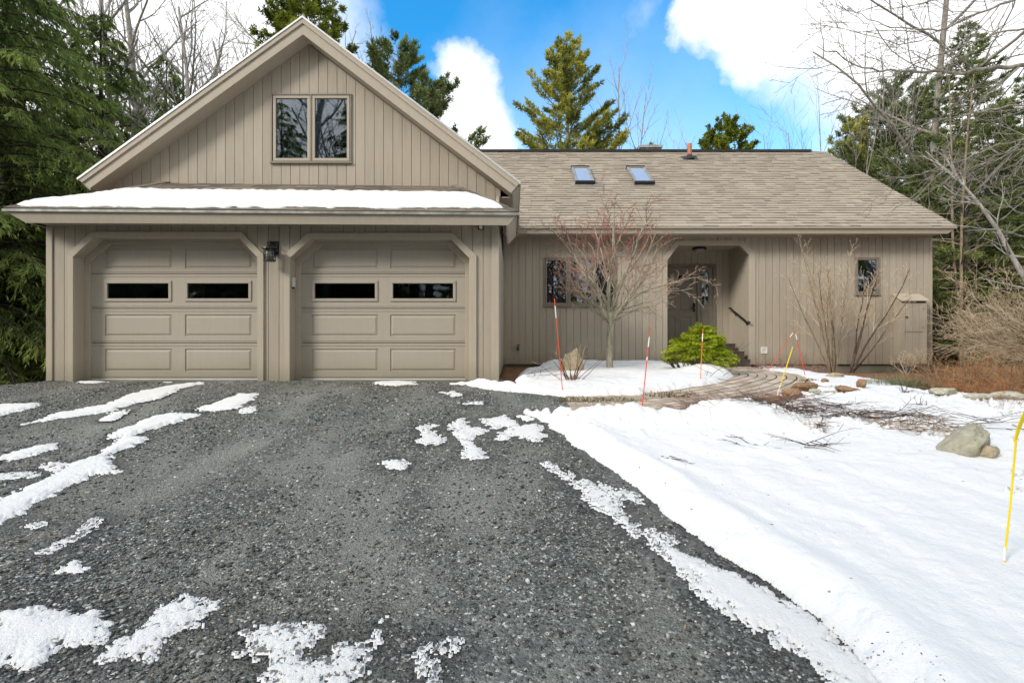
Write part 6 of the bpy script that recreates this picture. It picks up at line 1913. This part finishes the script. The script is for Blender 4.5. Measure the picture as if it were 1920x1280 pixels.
marker((1055, 735), (1040, 561), Gd(1055, 741), ('red', ((.80, .93),)), 'leftmost tall orange red marker, leaning left in front of the triple window')
marker((1203, 772), (1220, 616), Gd(1203, 776), ('red', ((.78, .90), (.62, .66))), 'orange red marker with two white bands standing before the maple trunk')
marker((1313, 716), (1319, 618), Gd(1313, 722), ('orange', ((.78, .93),)), 'short orange marker in front of the green bush')
marker((1443, 690), (1489, 622), Gd(1443, 697), ('red', ((.86, .97),)), 'red marker leaning right, left of the crossed pair')
marker((1509, 702), (1492, 620), Gd(1509, 707), ('red', ((.80, .93),)), 'red marker leaning left, right of the crossed pair')
marker((1457, 742), (1488, 651), Gd(1457, 748), ('yellow', ((0, .22),)), 'thin yellow marker with a white foot beside the paved walk')
# bent yellow marker at the right edge
p = [Vector(W(x, y, d)) for x, y, d in ((1880, 1105, 2.52), (1884, 1040, 2.52), (1894, 950, 2.52), (1905, 825, 2.52))]
e = empty('driveway_marker', Vector(W(1880, 1090, 2.52)), 'yellow marker in the near snow at the right edge with a bent flattened top', 'marker', 'snow markers along the beds')
m = MB(); m.tube(p, .0048, 12); m.build('rod', M['yellow'], e)
m = MB(); m.tube([p[0].lerp(p[1], .85), p[0].lerp(p[1], 1.0) + Vector((.001, 0, .04))], .0054, 12); m.build('reflective_band', M['tape'], e)
m = MB(); a = Vector(W(1904, 828, 2.52)); b = Vector(W(1911, 803, 2.50)); c = Vector(W(1925, 770, 2.46)); wv = Vector((.011, .0, .002)); th = Vector((0, .006, 0))
m.hexa([a - wv * .6, a + wv * .6, b + wv, b - wv], [a - wv * .6 + th, a + wv * .6 + th, b + wv + th, b - wv + th]); m.hexa([b - wv, b + wv, c + wv, c - wv], [b - wv + th, b + wv + th, c + wv + th, c - wv + th])
m.build('bent_flag', M['yellow'], e, .002)
# ---------------------------------------------------------------- camera, light, sky
cam = bpy.data.cameras.new('camera'); co = bpy.data.objects.new('camera', cam); C.objects.link(co)
co.location = (0, 0, CZ); co.rotation_euler = (R(90), 0, 0); cam.lens = 18; cam.sensor_width = 36; cam.clip_end = 2000; cam.clip_start = .05
bpy.context.scene.camera = co

SUN_AZ = R(-128); SUN_EL = R(32)      # direction the light comes from: behind and to the left of the camera
sd = Vector((math.sin(SUN_AZ) * math.cos(SUN_EL), math.cos(SUN_AZ) * math.cos(SUN_EL), math.sin(SUN_EL)))
sl = bpy.data.lights.new('sun', 'SUN'); so = bpy.data.objects.new('sun', sl); C.objects.link(so)
sl.energy = 2.0; sl.angle = R(14); sl.color = (1, .95, .87)
so.rotation_euler = (-sd).to_track_quat('-Z', 'Y').to_euler()

w = bpy.data.worlds.new('World'); bpy.context.scene.world = w; w.use_nodes = True
nt = w.node_tree; nt.nodes.clear()
out = nt.nodes.new('ShaderNodeOutputWorld')
sky = nd(nt, 'TexSky', sky_type='NISHITA', sun_disc=False); sky.sun_elevation = SUN_EL; sky.sun_rotation = SUN_AZ
sky.air_density = 1.0; sky.dust_density = .4; sky.ozone_density = 2.0
bg = nd(nt, 'Background'); bg.inputs[1].default_value = .10
hsv = nd(nt, 'HueSaturation'); nt.links.new(sky.outputs[0], hsv.inputs['Color'])
tint = mixc(nt, 1.0, hsv.outputs[0], (.26, 1.48, 2.0), 'MULTIPLY'); nt.links.new(tint, bg.inputs[0])
cl = nd(nt, 'Background'); cl.inputs[1].default_value = .85
tc = nd(nt, 'TexCoord')
gen = tc.outputs['Generated']
nz = nd(nt, 'TexNoise'); nz.inputs['Scale'].default_value = 5.0; nz.inputs['Detail'].default_value = 7; nz.inputs['Roughness'].default_value = .58; nt.links.new(gen, nz.inputs['Vector'])
vm = nd(nt, 'VectorMath', operation='SUBTRACT'); nt.links.new(nz.outputs['Color'], vm.inputs[0]); vm.inputs[1].default_value = (.5, .5, .5)
vs_ = nd(nt, 'VectorMath', operation='SCALE'); nt.links.new(vm.outputs[0], vs_.inputs[0]); vs_.inputs['Scale'].default_value = .26
va = nd(nt, 'VectorMath', operation='ADD'); nt.links.new(gen, va.inputs[0]); nt.links.new(vs_.outputs[0], va.inputs[1])
acc = None


def blob(px, py, r, soft, amount=1.0):
    global acc
    d = Vector(((px - 960) / F, 1, (640 - py) / F)).normalized()
    n = nd(nt, 'VectorMath', operation='DISTANCE'); nt.links.new(va.outputs[0], n.inputs[0]); n.inputs[1].default_value = d
    o = mrange(nt, n.outputs['Value'], r - soft, r + soft, amount, 0)
    acc = o if acc is None else mth(nt, 'MAXIMUM', acc, o)


for b in ((868, 195, .075, .02), (900, 255, .085, .03), (835, 250, .06, .03),
          (1400, 10, .085, .02), (1480, 20, .10, .02), (1580, 0, .12, .03), (1700, -20, .18, .06), (1850, 60, .15, .08), (1960, 0, .25, .1),
          (300, 60, .26, .08), (120, 120, .25, .12), (60, 350, .3, .2)):
    blob(*b)
blob(1222, 45, .028, .03, .35)
blob(1780, 330, .20, .2, .6)
blob(1150, 640, .36, .26, .5)
# broken cloud added in the unseen sky behind and overhead for brighter, whiter light
n2 = nd(nt, 'TexNoise'); n2.inputs['Scale'].default_value = 2.2; n2.inputs['Detail'].default_value = 8; n2.inputs['Roughness'].default_value = .6; nt.links.new(gen, n2.inputs['Vector'])
sx = nd(nt, 'SeparateXYZ'); nt.links.new(gen, sx.inputs[0])
rear = mth(nt, 'MULTIPLY', mrange(nt, n2.outputs['Fac'], .20, .40), mrange(nt, sx.outputs[1], .25, -.15))
over = mrange(nt, sx.outputs[2], .82, .93, 0, .9)
acc = mth(nt, 'MAXIMUM', acc, over)
acc = mth(nt, 'MAXIMUM', acc, rear)
cc = mixc(nt, mrange(nt, nz.outputs['Fac'], .3, .7), (.93, .96, 1.0), (1.0, 1.0, 1.0))
nt.links.new(cc, cl.inputs[0])
mx = nd(nt, 'MixShader'); nt.links.new(acc, mx.inputs[0]); nt.links.new(bg.outputs[0], mx.inputs[1]); nt.links.new(cl.outputs[0], mx.inputs[2])
nt.links.new(mx.outputs[0], out.inputs[0])

sc = bpy.context.scene
sc.view_settings.view_transform = 'Standard'; sc.view_settings.look = 'None'; sc.view_settings.gamma = 1
sc.view_settings.exposure = .70
sc.cycles.max_bounces = 6; sc.cycles.diffuse_bounces = 3; sc.cycles.glossy_bounces = 3; sc.cycles.transparent_max_bounces = 8
sc.cycles.use_denoising = True
sc.cycles.caustics_reflective = False; sc.cycles.caustics_refractive = False
sc.cycles.use_adaptive_sampling = True; sc.cycles.adaptive_threshold = .02
